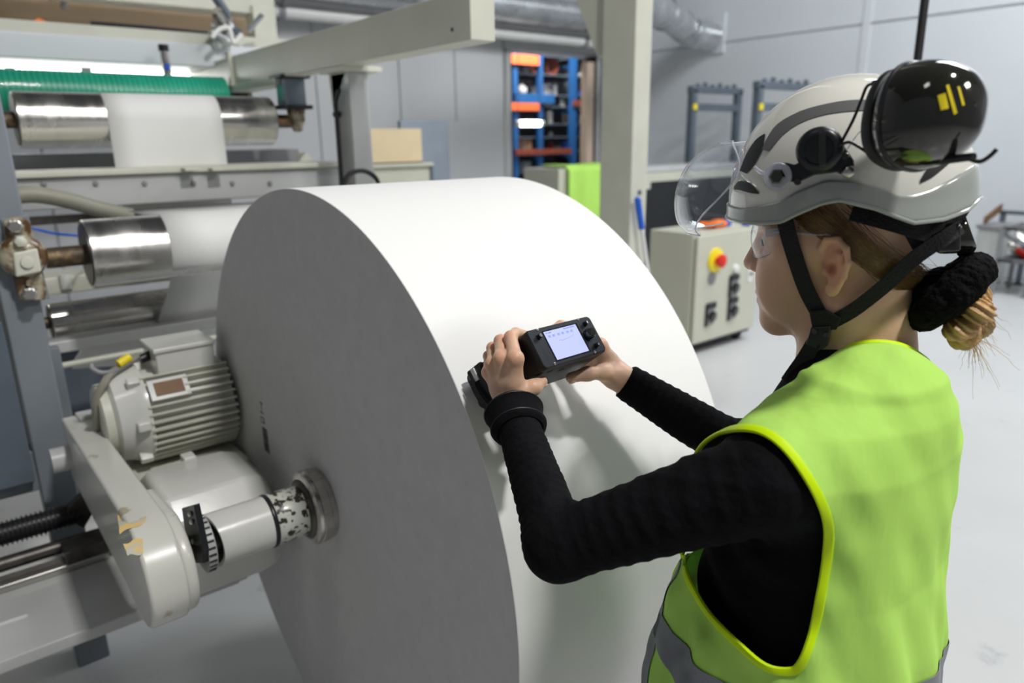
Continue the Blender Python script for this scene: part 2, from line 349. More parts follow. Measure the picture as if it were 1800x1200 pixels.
# printed roll mark (illegible characters above a bar code), turned a quarter
xm = RX0-0.0006
def mark(c, hy, hz): return MB().box((xm, c[1], c[2]), (0.0005, hy, hz))
for (pxa, pya, pxb, pyb, kind_) in [(457, 755, 470, 796, 'bars')]:
    m = MB()
    for k in range(11):
        t = k/10; c = P(465+5*t, 753+40*t, X=RX0); hz = (0.0016, 0.0030, 0.0012, 0.0036)[k % 4]
        m.box((xm, c[1], c[2]), (0.0005, 0.0165, hz))
    m.build('bar_code', 'grey_print', reel, label='black bar code printed sideways')
m = MB()
for (px_, py_, seg_) in [(460, 713, 'T'), (461, 725, 'i'), (462, 738, 'o')]:
    c = P(px_, py_, X=RX0); a = 0.0100; t_ = 0.0014
    if seg_ == 'T': m.box((xm, c[1], c[2]+a*0.8), (0.0005, a, t_)).box((xm, c[1], c[2]), (0.0005, t_, a))
    elif seg_ == 'i': m.box((xm, c[1], c[2]), (0.0005, a, t_)).box((xm, c[1]+a*0.4, c[2]+0.003), (0.0005, t_*2, t_))
    else:
        m.box((xm, c[1]-a, c[2]), (0.0005, t_, a*0.8)).box((xm, c[1]+a, c[2]), (0.0005, t_, a*0.8)).box((xm, c[1], c[2]+a*0.7), (0.0005, a, t_)).box((xm, c[1], c[2]-a*0.7), (0.0005, a, t_))
m.build('roll_mark', 'grey_print', reel)

# ================================================================= CHUCK, SHAFT, ARM
ch = thing('reel_chuck', 'steel flanged chuck and worn white shaft holding the reel core', 'chuck', (0.45, RY, RZ-0.09))
S_ = lambda x: (x, RY, RZ)
MB().lathe(S_(0.552), (1, 0, 0), [(0, 0.060), (0.004, 0.080), (0.006, 0.0845), (0.012, 0.0865), (0.014, 0.084), (0.016, 0.0865), (0.034, 0.0865), (0.036, 0.084), (0.0475, 0.084), (0.0475, 0.03)], 64).build('flange', 'steel', ch)
MB().lathe(S_(0.545), (1, 0, 0), [(0, 0.060), (0.008, 0.070), (0.01, 0.03)], 48).build('hub_collar', 'dark_steel', ch)
MB().lathe(S_(0.476), (1, 0, 0), [(0, 0.03), (0.0, 0.0565), (0.003, 0.058), (0.066, 0.058), (0.070, 0.056), (0.071, 0.03)], 64).build('shaft', 'chipped_paint', ch, label='shaft end with flaking paint and black grease')
MB().lathe(S_(0.466), (1, 0, 0), [(0, 0.03), (0, 0.0585), (0.002, 0.0600), (0.008, 0.0600), (0.010, 0.0585), (0.010, 0.03)], 64).build('retaining_ring', 'black_plastic', ch)
# white sleeve cut open at its left end, slanted mouth with slots
m = MB(); V = []
for i, t in enumerate(np.linspace(0, 1, 10)):
    ring = []
    for a_ in np.linspace(0, 2*PI, 64, endpoint=False):
        xl = 0.345+0.012*math.cos(a_-PI)*1.0
        ring.append((xl+(0.466-xl)*t, RY+0.058*math.cos(a_), RZ+0.058*math.sin(a_)))
    V.append(ring)
m.grid(V, cv=True)
V2 = [[(p[0], RY+(p[1]-RY)*f, RZ+(p[2]-RZ)*f) for p in V[0]] for f in (1.0, 0.86)]+[[(p[0]+0.03, RY+(p[1]-RY)*0.8, RZ+(p[2]-RZ)*0.8) for p in V[0]]]
m.grid(V2, cv=True); m.build('sleeve', 'machine_white', ch)
MB().lathe(S_(0.30), (1, 0, 0), [(0, 0.028), (0.10, 0.028)], 32).build('inner_shaft', 'dark_steel', ch)
# slotted adjusting ring standing left of the sleeve
m = MB().lathe(S_(0.322), (1, 0, 0), [(0, 0.034), (0, 0.054), (0.003, 0.0605), (0.020, 0.0595), (0.022, 0.056), (0.022, 0.044)], 64, caps=False)
sr = m.build('slotted_ring', 'machine_grey', ch)
for k in range(26):
    a_ = 2*PI*k/26; c = (0.333, RY+0.060*math.cos(a_), RZ+0.060*math.sin(a_))
    R_ = np.array(Matrix.Rotation(a_, 3, 'X'))
    MB().box(c, (0.0075, 0.0012, 0.0022), R_).build('slot', 'black_print', sr)
for c in [P(512, 912, Y=RY-0.045)]:
    MB().lathe(c, (0, -1, 0.1), [(0, 0.007), (0.003, 0.006), (0.003, 0.003), (0.001, 0.003)], 16).build('grub_screw', 'dark_steel', ch)
# black sensor bracket with three bolts
br = thing('sensor_bracket', 'narrow black upright bracket with three bolts beside the shaft', 'bracket', P(340, 960, X=0.30))
bp = [P(319, 893, X=0.305), P(340, 887, X=0.305), P(357, 968, X=0.305), P(357, 990, X=0.305), P(333, 990, X=0.305)]
MB().prism(bp, (0.012, 0, 0)).build('plate', 'black_plastic', br, bevel=0.002)
for (u, v) in ((335, 903), (338, 917), (340, 951)):
    c = P(u, v, X=0.303); MB().lathe(c, (-1, -0.3, 0.3), [(-0.008, 0.0055), (0.003, 0.0055), (0.005, 0.003)], 12).build('bolt', 'steel', br)
MB().cyl(P(310, 955, X=0.285), P(338, 948, X=0.315), 0.007).cyl(P(312, 978, X=0.285), P(345, 965, X=0.32), 0.010).build('pin', 'dark_steel', br)

# swing arm: long cover, rounded nose around the shaft axis
def arm_outline(r, ztop, zbot, yfar, y0=RY, z0=RZ-0.012):
    pts = [(yfar, ztop)]
    for a_ in np.linspace(PI/2, 1.5*PI, 22): pts.append((y0+r*math.cos(a_)*1.12, z0+r*math.sin(a_)))
    pts.append((y0+0.1, zbot)); pts.append((yfar, zbot)); return pts
arm = thing('swing_arm', 'long pale cast reel arm with rounded nose and yellow wear marks', 'machine arm', (0.24, 1.8, 0.65))
xa0, xa1 = 0.197, 0.268
o_ = [(xa0, y, z) for y, z in arm_outline(0.112, 0.885, 0.70, 2.27)]
MB().prism(o_, (xa1-xa0, 0, 0)).build('arm_body', 'cream_worn', arm, bevel=0.008, seg=3)
o_ = [(xa1-0.006, y, z) for y, z in arm_outline(0.104, 0.885, 0.71, 1.64)]
MB().prism(o_, (0.028, 0, 0)).build('nose_cover', 'cream_worn', arm, bevel=0.010, seg=3)
MB().bb(0.232, 0.292, 2.2, 2.27, 0.70, 0.893).build('rear_block', 'machine_grey', arm, bevel=0.004)
for (u, v) in ((300, 1000), (166, 722)):
    c = P(u, v, X=0.262) if v < 900 else P(u, v, Y=1.345)
    MB().lathe(c, (0, -0.6, 0.8), [(-0.006, 0.0045), (0.002, 0.0045), (0.003, 0.002)], 12).build('screw', 'steel', arm)
for quad in ([(206, 905), (255, 898), (258, 914), (210, 938)], [(216, 955), (250, 945), (252, 972), (224, 976)]):
    q = []
    for (u, v) in quad:
        r0 = P(u, v, Z=0.9106); q.append(r0)
    zt = RZ-0.012+0.112
    q = [P(u, v, Z=zt-0.004*max(0, 1)) for (u, v) in quad]
    # lay the worn patch on the nose curve
    m = MB(); A_, B_, C_, D_ = quad; V = []
    for i in range(9):
        row = []
        for j in range(9):
            s, t = i/8, j/8; wob = 3*math.sin(7*s+3*t)+2*math.sin(13*t)
            u = (A_[0]*(1-s)+B_[0]*s)*(1-t)+(D_[0]*(1-s)+C_[0]*s)*t+wob*(0.5 if j in (0, 8) else 0.2)
            v = (A_[1]*(1-s)+B_[1]*s)*(1-t)+(D_[1]*(1-s)+C_[1]*s)*t+wob*(0.7 if j in (0, 8) else 0.2)
            rd = CM.T @ np.array([(u-900)/F_PX, (600-v)/F_PX, -1.0])
            best = None
            for tt in np.linspace(1.0, 2.4, 1400):
                p = CO+rd*tt; dy = (p[1]-RY)/1.12; dz_ = p[2]-(RZ-0.012)
                ins = (p[1] > RY and p[2] < 0.9018) or (p[1] <= RY and dy*dy+dz_*dz_ < 0.112**2)
                if ins: best = CO+rd*(tt-0.0014); break
            row.append(best if best is not None else p)
        V.append(row)
    m.grid(V, smooth=True).build('worn_patch', 'yellow_wear', arm, label='yellow patch of worn paint')
MB().cyl((0.15, 2.2, 0.79), (0.197, 2.2, 0.79), 0.035).build('pivot_pin', 'machine_grey', arm)

# gearbox housing behind the shaft
gb = thing('gearbox_housing', 'white cast gearbox housing with chamfered top behind the shaft', 'gearbox', (0.45, 1.75, 0.55))
def prof(x, d=0.0): return [(x, 1.60+d, 0.60), (x, 1.60+d, 0.795-d*0.6), (x, 1.645+d, 0.842-d), (x, 1.82-d, 0.850-d), (x, 1.93-d, 0.785-d), (x, 1.93-d, 0.60)]
V = [prof(0.300, 0.012), prof(0.312, 0.0), prof(0.49, 0.0), prof(0.53, 0.012), prof(0.555, 0.045)]
m = MB().grid(V, cv=True, smooth=False); base = m.n
m.add(V[0], [tuple(range(6))]).add(V[-1], [tuple(range(5, -1, -1))]); m.build('housing', 'chipped_paint' if False else 'machine_white', gb, bevel=0.010, seg=3)
MB().bb(0.31, 0.585, 1.90, 2.34, 0.71, 0.775).build('motor_shelf', 'cream', gb, bevel=0.006)
MB().bb(0.40, 0.43, 1.82, 1.86, 0.832, 0.856).build('lug', 'machine_white', gb, bevel=0.003)
MB().bb(0.30, 0.50, 1.75, 1.93, 0.50, 0.62).build('base_block', 'machine_grey', gb, bevel=0.008)

# motor
MY, MZ, MR = 2.08, 0.915, 0.135
mo = thing('electric_motor', 'cream finned electric motor with terminal box on top', 'motor', (0.45, MY, MZ-MR))
MB().lathe((0.36, MY, MZ), (1, 0, 0), [(0, 0.09), (0, MR*0.86), (0.225, MR*0.86), (0.225, 0.09)], 48).build('stator_body', 'machine_white', mo)
for k in range(40):
    a_ = 2*PI*k/40+0.1
    if 1.05 < a_ < 2.0: continue
    sh_ = 2.2 < a_ < 2.72
    c = np.array([0.525 if sh_ else 0.475, MY+MR*0.93*math.cos(a_), MZ+MR*0.93*math.sin(a_)]); R_ = np.array(Matrix.Rotation(a_, 3, 'X'))
    MB().box(c, (0.060 if sh_ else 0.112, 0.0135, 0.0026), R_).build('fin', 'cream', mo)
MB().lathe((0.285, MY, MZ), (1, 0, 0), [(0, 0.05), (0.0, 0.095), (0.012, 0.115), (0.06, MR*0.97), (0.072, MR*1.0), (0.085, MR*1.0), (0.085, 0.05)], 48).build('end_bell', 'machine_white', mo)
MB().lathe((0.262, MY, MZ), (1, 0, 0), [(0, 0.05), (0.0, 0.088), (0.006, 0.098), (0.03, 0.10), (0.03, 0.05)], 48).build('fan_cowl', 'cream', mo)
for a_ in (0.5, 2.2, 3.1, 3.9, 5.2):
    c = (0.345, MY+MR*1.0*math.cos(a_), MZ+MR*1.0*math.sin(a_)); MB().box(c, (0.016, 0.014, 0.012), np.array(Matrix.Rotation(a_, 3, 'X'))).build('bolt_lug', 'machine_white', mo, bevel=0.004)
MB().bb(0.41, 0.560, MY-0.07, MY+0.07, MZ+0.10, MZ+0.178).build('terminal_box', 'machine_white', mo, bevel=0.006)
MB().bb(0.405, 0.565, MY-0.075, MY+0.075, MZ+0.172, MZ+0.186).build('box_lid', 'machine_white', mo, bevel=0.004)
a_ = 2.45; c = np.array([0.425, MY+MR*0.97*math.cos(a_), MZ+MR*0.97*math.sin(a_)]); R_ = np.array(Matrix.Rotation(a_, 3, 'X'))
MB().box(c, (0.05, 0.004, 0.030), R_).build('plate_rim', 'machine_white', mo, bevel=0.002)
MB().box(c+R_ @ np.array([0, 0.005, 0])*1.0, (0.036, 0.0015, 0.019), R_).build('rating_plate', 'brown', mo, label='dark metal rating plate')
c = P(246, 632, Y=MY); MB().lathe(c, (0.8, 0.1, 0.2), [(0, 0.012), (0.03, 0.014), (0.034, 0.011), (0.08, 0.011)], 12).build('cable_gland', 'black_plastic', mo)
cb = thing('motor_cable', 'grey cable with a yellow tag looping off the motor', 'cable', P(200, 700, Y=MY-0.05))
pt = spline([P(243, 625, Y=MY), P(222, 640, Y=MY-0.01), P(196, 655, Y=MY-0.03), P(182, 675, Y=MY-0.05), P(170, 700, Y=MY-0.05), P(168, 720, Y=MY-0.04), P(172, 760, Y=MY)], 30)
MB().tube(pt, 0.010, 8).build('sheath', 'hose_grey', cb)
pt = spline([P(232, 634, Y=MY-0.02), P(205, 650, Y=MY-0.03), P(180, 655, Y=MY-0.04), P(163, 648, Y=MY-0.03), P(160, 640, Y=MY-0.02)], 24)
MB().tube(pt, 0.006, 8).build('thin_lead', 'mid_grey', cb)
MB().cyl(P(208, 640, Y=MY-0.03), P(228, 627, Y=MY-0.02), 0.011, n=12).build('tag', 'yellow', cb, label='yellow marker sleeve')

# carriage base, rail and screw
cs = thing('carriage_base', 'glossy grey steel base plate under the reel arm', 'machine base', (0.1, 2.2, 0.38))
MB().bb(-1.2, 0.49, 1.80, 2.18, 0.465, 0.50).build('deck', 'machine_grey', cs, bevel=0.006)
MB().bb(-1.2, 0.49, 2.18, 2.39, 0.40, 0.44).build('rear_deck', 'machine_grey', cs, bevel=0.006)
for x in (-1.19,): MB().bb(x, x+0.08, 2.25, 2.33, 0, 0.40).build('leg', 'steel_blue_grey', cs)
MB().bb(-1.2, 0.47, 2.10, 2.16, 0.36, 0.465).build('stiffening_rib', 'machine_grey', cs)
MATS['machine_grey'].node_tree.nodes['Principled BSDF'].inputs['Coat Weight'].default_value = 0.3
rl = thing('slide_rail', 'polished steel slide rail running along the base', 'rail', (0, 2.14, 0.5))
MB().bb(-1.2, 0.235, 2.105, 2.165, 0.50, 0.522).build('rail_bar', 'steel', rl, bevel=0.005)
MB().bb(0.13, 0.30, 2.10, 2.175, 0.523, 0.56).build('stop_block', 'dark_steel', rl, bevel=0.004)
MB().cyl((-1.2, 2.20, 0.535), (0.24, 2.20, 0.535), 0.020).build('guide_rod', 'dark_steel', rl)
ls = thing('lead_screw', 'black toothed lead screw behind the slide rail', 'lead screw', (-0.3, 2.3, 0.56))
MB().cyl((-1.2, 2.28, 0.585), (0.20, 2.28, 0.585), 0.030).build('core', 'black_rubber', ls)
for k in range(118):
    x = -1.15+k*0.0114
    MB().lathe((x, 2.28, 0.585), (1, 0.05, 0), [(0, 0.030), (0.002, 0.036), (0.004, 0.036), (0.006, 0.030)], 12, caps=False).build('thread', 'black_plastic', ls)
MB().prism([(0.15, 2.26, 0.60), (0.28, 2.24, 0.70), (0.30, 2.24, 0.69), (0.20, 2.26, 0.54)], (0, 0.03, 0)).build('scraper', 'dark_steel', ls)

# ---------------------------------------------------------------- left frame post, bearing, rollers
R2Y = 2.45; zr2 = P(155, 447, Y=R2Y)[2]
pc = P(45, 560, Y=R2Y-0.06)
post = thing('left_frame_post', 'blue-grey square steel post at the left carrying a bearing', 'post', (0.2, 2.5, 0.4))
xl = P(8, 560, Y=2.40)[0]; xr = P(78, 560, Y=2.40)[0]
MB().bb(xl, xr, 2.40, 2.50, 0.0, 3.2).build('post_tube', 'steel_blue_grey', post, bevel=0.006)
MB().bb(xl-0.9, xr+0.04, 2.41, 2.49, P(70, 850, Y=2.41)[2]-0.02, P(70, 790, Y=2.41)[2]).build('cross_rail', 'steel_blue_grey', post, bevel=0.004)
MB().bb(P(-40, 700, Y=2.395)[0], P(8, 700, Y=2.395)[0]+0.03, 2.36, 2.395, P(20, 850, Y=2.39)[2], P(20, 560, Y=2.39)[2]).build('dark_guard', 'frame_grey', post, bevel=0.003)
MB().bb(P(18, 700, Y=2.52)[0], P(62, 700, Y=2.52)[0], 2.52, 2.6, 0.7, 1.3).build('web_plate', 'cream', post, bevel=0.003)
bh = thing('pillow_block_bearing', 'grease-stained cream bearing block bolted to the left post', 'bearing', P(42, 455, Y=2.36))
yb = 2.352
def q4(pts, y): return [P(u, v, Y=y) for u, v in pts]
MB().prism(q4([(1, 385), (50, 378), (88, 525), (28, 530)], 2.39), (0, 0.02, 0)).build('backing_plate', 'steel_blue_grey', bh, bevel=0.002)
MB().prism(q4([(4, 388), (20, 380), (44, 382), (52, 392), (60, 430), (68, 470), (80, 505), (78, 524), (34, 528), (26, 500), (12, 450)], 2.39), (0, -0.03, 0)).build('base_plate', 'greasy_cream', bh, bevel=0.005)
cbr = P(42, 452, Y=2.35)
MB().lathe(cbr+np.array([0, 0.03, 0]), (0, -1, 0), [(0, 0.058), (0.02, 0.058), (0.034, 0.050), (0.04, 0.040), (0.045, 0.02)], 40).build('housing', 'greasy_cream', bh)
MB().prism(q4([(22, 445), (66, 436), (74, 478), (28, 488)], 2.33), (0, 0.04, 0)).build('cap_block', 'cream', bh, bevel=0.006)
MB().lathe(P(48, 461, Y=2.326), (0, -1, 0), [(0, 0.016), (0.004, 0.015), (0.005, 0.006)], 20).build('centre_plug', 'cream', bh)
MB().lathe(P(36, 424, Y=2.33), (0, -1, 0), [(-0.02, 0.016), (0.01, 0.015), (0.014, 0.006)], 6).build('grease_nut', 'cream', bh)
for u, v in ((26, 397), (52, 516)):
    MB().lathe(P(u, v, Y=2.345), (0, -1, 0), [(-0.02, 0.019), (0.01, 0.019), (0.014, 0.014)], 6, smooth=False).build('bolt', 'steel', bh)
MB().lathe(P(51, 497, Y=2.35), (0, -1, 0), [(-0.01, 0.010), (0.01, 0.008)], 12).build('grease_nipple', 'greasy_cream', bh)

def roller(name, label, x0, x1, y, z, r, sr=0.028, sx0=0.1, sx1=0.1, m_='roller_steel'):
    t = thing(name, label, 'roller', ((x0+x1)/2, y, z-r))
    MB().lathe((x0, y, z), (1, 0, 0), [(0.004, r*0.80), (0.004, r*0.9), (0, r*0.93), (0, r-0.002), (0.002, r), (x1-x0-0.002, r), (x1-x0, r-0.002), (x1-x0, r*0.9), (x1-x0-0.004, r*0.86)], 64).build('shell', m_, t)
    MB().lathe((x0-0.004, y, z), (1, 0, 0), [(0, sr), (0.001, r*0.90), (0.012, r*0.90)], 48).build('end_cap', 'dark_steel', t)
    MB().lathe((x1-0.008, y, z), (1, 0, 0), [(0, r*0.86), (0.011, r*0.86), (0.012, sr)], 48).build('end_cap', 'dark_steel', t)
    MB().cyl((x0-sx0, y, z), (x0, y, z), sr).build('journal', 'rusty', t)
    MB().cyl((x1, y, z), (x1+sx1, y, z), sr).build('journal', 'dark_steel', t)
    return t
r2 = 0.102
xl2 = P(152, 447, Y=R2Y)[0]
roller('guide_roller', 'large polished steel guide roller level with the stained bearing', xl2, 1.30, R2Y, zr2, r2, sr=0.030, sx0=0.105, sx1=0.12)
# small lower roller
y3 = 2.75; z3 = P(170, 555, Y=y3)[2]
roller('lower_roller', 'thin steel roller below the large guide roller', P(88, 560, Y=y3)[0], 1.36, y3, z3, 0.062, sr=0.02, sx0=0.08)
# upper roller carrying the upper web
UY = 3.35; zu = P(250, 212, Y=UY)[2]; ru = 0.104
xu0 = P(28, 215, Y=UY)[0]; xu1 = P(474, 213, Y=UY)[0]
roller('upper_roller', 'steel roller at top left with the white web running over it', xu0, xu1, UY, zu, ru, sr=0.03, sx0=0.2, sx1=0.10)
# green grooved roller
GY = 3.95; zg = P(200, 165, Y=GY)[2]; xg0 = P(-60, 160, Y=GY)[0]; xg1 = P(393, 160, Y=GY)[0]; rg = 0.095
g = thing('grooved_roller', 'green rubber roller with spiral grooves behind the upper steel roller', 'roller', ((xg0+xg1)/2, GY, zg-rg))
pr = []
xx = 0.0; L_ = xg1-xg0
while xx < L_-0.02:
    pr += [(xx, rg), (xx+0.015, rg), (xx+0.0165, rg-0.004), (xx+0.0205, rg-0.004)]; xx += 0.022
pr += [(L_, rg), (L_, 0.03)]
MB().lathe((xg0, GY, zg), (1, 0.0, 0), [(0, 0.03)]+pr, 40).build('rubber_sleeve', 'green_roller', g)
MB().cyl((xg1, GY, zg), (xg1+0.14, GY, zg), 0.024).build('journal', 'dark_steel', g)
for u in (18, 152): 
    c = P(u, 127, Y=GY+0.1); MB().box(c, (0.02, 0.02, 0.02)).build('doctor_clip', 'mid_grey', g, bevel=0.004)

# webs of paper
WX0, WX1 = RX0, RX1
wu = thing('upper_paper_web', 'white paper web hanging over the upper steel roller', 'paper web', (0.88, UY, 1.0))
V = []
prof_ = [(UY-ru-0.001, zz) for zz in np.linspace(zu-0.55, zu, 8)]+[(UY-(ru+0.001)*math.cos(a_), zu+(ru+0.001)*math.sin(a_)) for a_ in np.linspace(0.05, 1.9, 20)]
e_ = prof_[-1]; prof_ += [(e_[0]+0.06*k, e_[1]-0.02*k) for k in range(1, 9)]
xL = P(188, 200, Y=UY-ru)[0]; xR = P(389, 200, Y=UY-ru)[0]
V = [[(x, y, z) for (y, z) in prof_] for x in np.linspace(xL, xR, 6)]
MB().grid(V).build('sheet', 'paper', wu, solid=0.0008)
wl = thing('lower_paper_web', 'shaded paper web wrapping the large guide roller down to the reel', 'paper web', (0.88, R2Y, 0.8))
xW = P(300, 430, Y=R2Y-r2)[0]
prof_ = [(RY+RR*math.cos(a_)+0.0, RZ+RR*math.sin(a_)) for a_ in (0.9, 0.85)]
pf = [(R2Y+0.42, zr2+0.085), (R2Y+0.2, zr2+0.088)]
pf += [(R2Y+(r2+0.0015)*math.cos(a_), zr2+(r2+0.0015)*math.sin(a_)) for a_ in np.linspace(1.35, 3.75, 28)]
pf += [(R2Y+0.02, z3+0.10), (y3-0.10, z3-0.02), (y3-0.02, z3-0.12), (y3+0.25, z3-0.45)]
MB().grid([[(x, y, z) for (y, z) in pf] for x in np.linspace(xW, WX1, 6)]).build('sheet', 'paper', wl, solid=0.0008)

# ---------------------------------------------------------------- cross beams of the machine
def xbeam(name, label, y, px0, pyt0, pyb0, x0, x1, depth, m_, cat='beam', bev=0.006, parts=None):
    zt = P(px0, pyt0, Y=y)[2]; zb = P(px0, pyb0, Y=y)[2]
    t = thing(name, label, cat, ((x0+x1)/2, y+depth/2, zb))
    MB().bb(x0, x1, y, y+depth, zb, zt).build('beam_body', m_, t, bevel=bev); return t, zt, zb
# beam under the upper roller (with bolts and tabs)
t, zt, zb = xbeam('lower_cross_beam', 'cream cross beam with bolt heads under the upper roller', 3.02, 300, 304, 356, -0.6, 1.52, 0.20, 'machine_grey')
MB().bb(-0.6, 1.52, 3.0, 3.28, zt, zt+0.022).build('top_flange', 'cream', t, bevel=0.004)
for u in (77, 168, 254, 340, 408, 474):
    c = P(u, 322, Y=3.02); MB().lathe(c, (0, -1, 0), [(0, 0.010), (0.008, 0.009), (0.009, 0.004)], 10).build('bolt', 'mid_grey', t)
for u in (330, 377):
    c = P(u, 300, Y=3.0); MB().box(c+np.array([0, 0.02, 0.006]), (0.024, 0.075, 0.006)).build('tab', 'cream', t, bevel=0.002)
bz = P(560, 310, Y=3.1)[2]
MB().bb(P(545, 310, Y=3.1)[0], P(600, 310, Y=3.1)[0], 3.1, 3.3, bz-0.12, bz+0.03).build('end_block', 'cream', t, bevel=0.006)
# thin dark scraper rail behind the guide roller
MB().bb(-0.3, 1.3, 2.95, 2.99, P(300, 366, Y=2.95)[2]-0.028, P(300, 366, Y=2.95)[2]).build('scraper_rail', 'dark_steel', label='thin dark steel rail just above the guide roller', cat='rail')
MB().tube(spline([P(20, 345, Y=2.9), P(60, 342, Y=2.9), P(110, 350, Y=2.9), P(170, 366, Y=2.92), P(230, 380, Y=2.94)], 30), 0.028, 12).build('suction_hose', 'hose_grey', label='thick grey hose curving behind the left post', cat='hose')
# blue air line
MB().tube(spline([P(30, 398, Y=2.49), P(60, 402, Y=2.7), P(95, 410, Y=2.7), P(135, 414, Y=2.7), P(170, 420, Y=3.0)], 24), 0.004, 6).build('air_line', 'blue', label='thin blue air line left of the guide roller', cat='air line')
# trough behind the upper roller, end plate
t, zt, zb = xbeam('drip_trough', 'dark grey trough behind the hanging upper web', 3.62, 300, 266, 292, 0.2, 1.55, 0.25, 'mid_grey')
MB().prism([P(538, 268, Y=3.60), P(560, 292, Y=3.60), P(520, 292, Y=3.60)], (0, 0.3, 0)).build('end_plate', 'cream', t)
# boxes and pieces under the guide roller
t, zt, zb = xbeam('box_beam_below', 'cream box beam seen below the guide roller', 2.95, 150, 482, 512, 0.1, 1.3, 0.2, 'cream')
MB().lathe(P(113, 482, Y=2.94), (0, 0, -1), [(0, 0.018), (0.05, 0.018), (0.052, 0.012)], 16).build('nozzle', 'machine_white', t)
t, zt, zb = xbeam('tie_bar', 'grey tie bar crossing below the lower roller', 2.62, 200, 585, 606, 0.15, 1.3, 0.08, 'machine_grey')
MB().cyl(P(95, 645, Y=2.60), P(330, 600, Y=2.60)+np.array([0.4, 0, 0]), 0.010).build('thin_rod', 'cream', label='thin cream rod above the motor', cat='rod')
MB().bb(P(98, 700, Y=2.56)[0], P(122, 700, Y=2.56)[0], 2.56, 2.60, 0.5, P(105, 610, Y=2.56)[2]).build('square_upright', 'steel_blue_grey', label='slim grey upright between left post and motor', cat='post', bevel=0.004)
MB().bb(0.05, 1.3, 3.3, 3.34, 0.35, P(150, 605, Y=3.3)[2]).build('rear_guard', 'frame_grey', label='dark guard sheet low behind the motor', cat='guard', bevel=0.003)
m = MB(); zq = P(180, 640, Y=2.98)[2]
m.prism([P(128, 648, Y=2.98), P(133, 632, Y=2.98), (P(140, 622, Y=2.98)), P(146, 612, Y=2.98), P(250, 596, Y=2.98), P(250, 640, Y=2.98)], (0, 0.02, 0))
m.build('white_shim_plate', 'paper', label='torn white sheet behind the thin rod above the motor', cat='sheet')

# top-left white beam, lamp and tan panel
BY = 4.15
zt = P(200, 66, Y=BY)[2]; zb = P(200, 110, Y=BY)[2]
t = thing('upper_cross_beam', 'wide white cross beam above the green roller', 'beam', (0.5, BY, zb))
xe = P(425, 80, Y=BY)[0]
MB().bb(-1.5, xe+0.3, BY, BY+0.42, zb, zt).build('beam_body', 'wall_panel', t, bevel=0.008)
MB().bb(-1.5, xe+0.3, BY+0.02, BY+0.60, zt, P(150, 42, Y=BY)[2]).build('upper_lip', 'cream', t, bevel=0.003)
LY = 4.75
lt = thing('strip_lamp', 'bright fluorescent strip lamp glowing behind the green roller', 'lamp', (0.5, LY, 1.5))
zl0 = P(150, 150, Y=LY)[2]; zl1 = P(150, 100, Y=LY)[2]+0.02
MB().bb(-1.3, P(335, 120, Y=LY)[0], LY, LY+0.05, zl0, zl1).build('diffuser', 'lamp_glow', lt, bevel=0.006)
MB().bb(-1.35, P(340, 120, Y=LY)[0], LY+0.05, LY+0.09, zl0-0.02, zl1+0.02).build('housing', 'white_plastic', lt, bevel=0.004)
TY = 5.6
MB().bb(-2.2, P(452, 50, Y=TY)[0], TY, TY+0.05, P(200, 120, Y=TY)[2], P(100, -120, Y=TY)[2]).build('plywood_panel', 'plywood', label='tan plywood panel behind the machine, top left', cat='panel', bevel=0.004)
TB = 5.0
zt = P(300, -60, Y=TB)[2]; zb = P(300, 10, Y=TB)[2]
t = thing('top_cross_beam', 'grey beam across the top left corner', 'beam', (0.8, TB, zb))
MB().bb(P(150, 0, Y=TB)[0]-1.2, P(482, 0, Y=TB)[0], TB, TB+0.2, zb, zt).build('beam_body', 'cream', t, bevel=0.006)
MB().bb(P(440, 0, Y=TB)[0], P(480, 0, Y=TB)[0], TB-0.02, TB+0.12, P(460, 75, Y=TB)[2], zb+0.05).build('hanger', 'cream', t, bevel=0.006)
c = P(112, 6, Y=5.3); MB().cyl(c+np.array([0, 0, 0.25]), c-np.array([0, 0, 0.03]), 0.022).build('conduit_end', 'duct', label='short metal conduit end in front of the tan panel', cat='conduit')
c = P(60, 36, Y=BY+.1); MB().prism([c, c+np.array([0.07, 0, -0.012]), c+np.array([0.02, 0, 0.014])], (0, 0.05, 0)).build('orange_wedge', 'orange', label='small orange tip on top of the white beam', cat='wedge')
MB().tube([P(160, 42, Y=BY+.12), P(260, 50, Y=BY+.12), P(366, 60, Y=BY+.12)], 0.014, 8).build('black_rail', 'black_plastic', label='thin black rail lying on top of the white beam', cat='rail')
# small air cylinder
a_, b_ = P(288, 90, Y=4.0), P(295, 135, Y=4.0)
ac = thing('air_cylinder', 'small upright air cylinder with black cap above the green roller', 'air cylinder', b_)
MB().cyl(b_, a_, 0.020).build('barrel', 'roller_steel', ac); MB().cyl(a_, a_+np.array([0, 0, 0.03]), 0.024).build('cap', 'black_plastic', ac)
MB().cyl(P(293, 122, Y=3.97), P(294, 112, Y=3.97), 0.012).build('fitting', 'blue', ac)
# pneumatic fitting cluster
fc = thing('valve_cluster', 'tangle of chromed valves and clear hoses at the beam end', 'valve cluster', P(410, 90, Y=4.1))
for i in range(14):
    a_ = P(375+rng.rand()*65, 30+rng.rand()*35, Y=4.05+rng.rand()*0.15); b_ = a_+rng.randn(3)*0.055
    MB().cyl(a_, b_, 0.012+rng.rand()*0.016, n=10).build('fitting', ['duct', 'white_plastic', 'steel', 'frame_grey'][i % 4], fc)
MB().tube(spline([P(372, 66, Y=4.0), P(385, 52, Y=4.0), P(402, 50, Y=4.0), P(410, 75, Y=4.0), P(425, 60, Y=4.0)], 30), 0.012, 8).build('hose', 'white_plastic', fc)

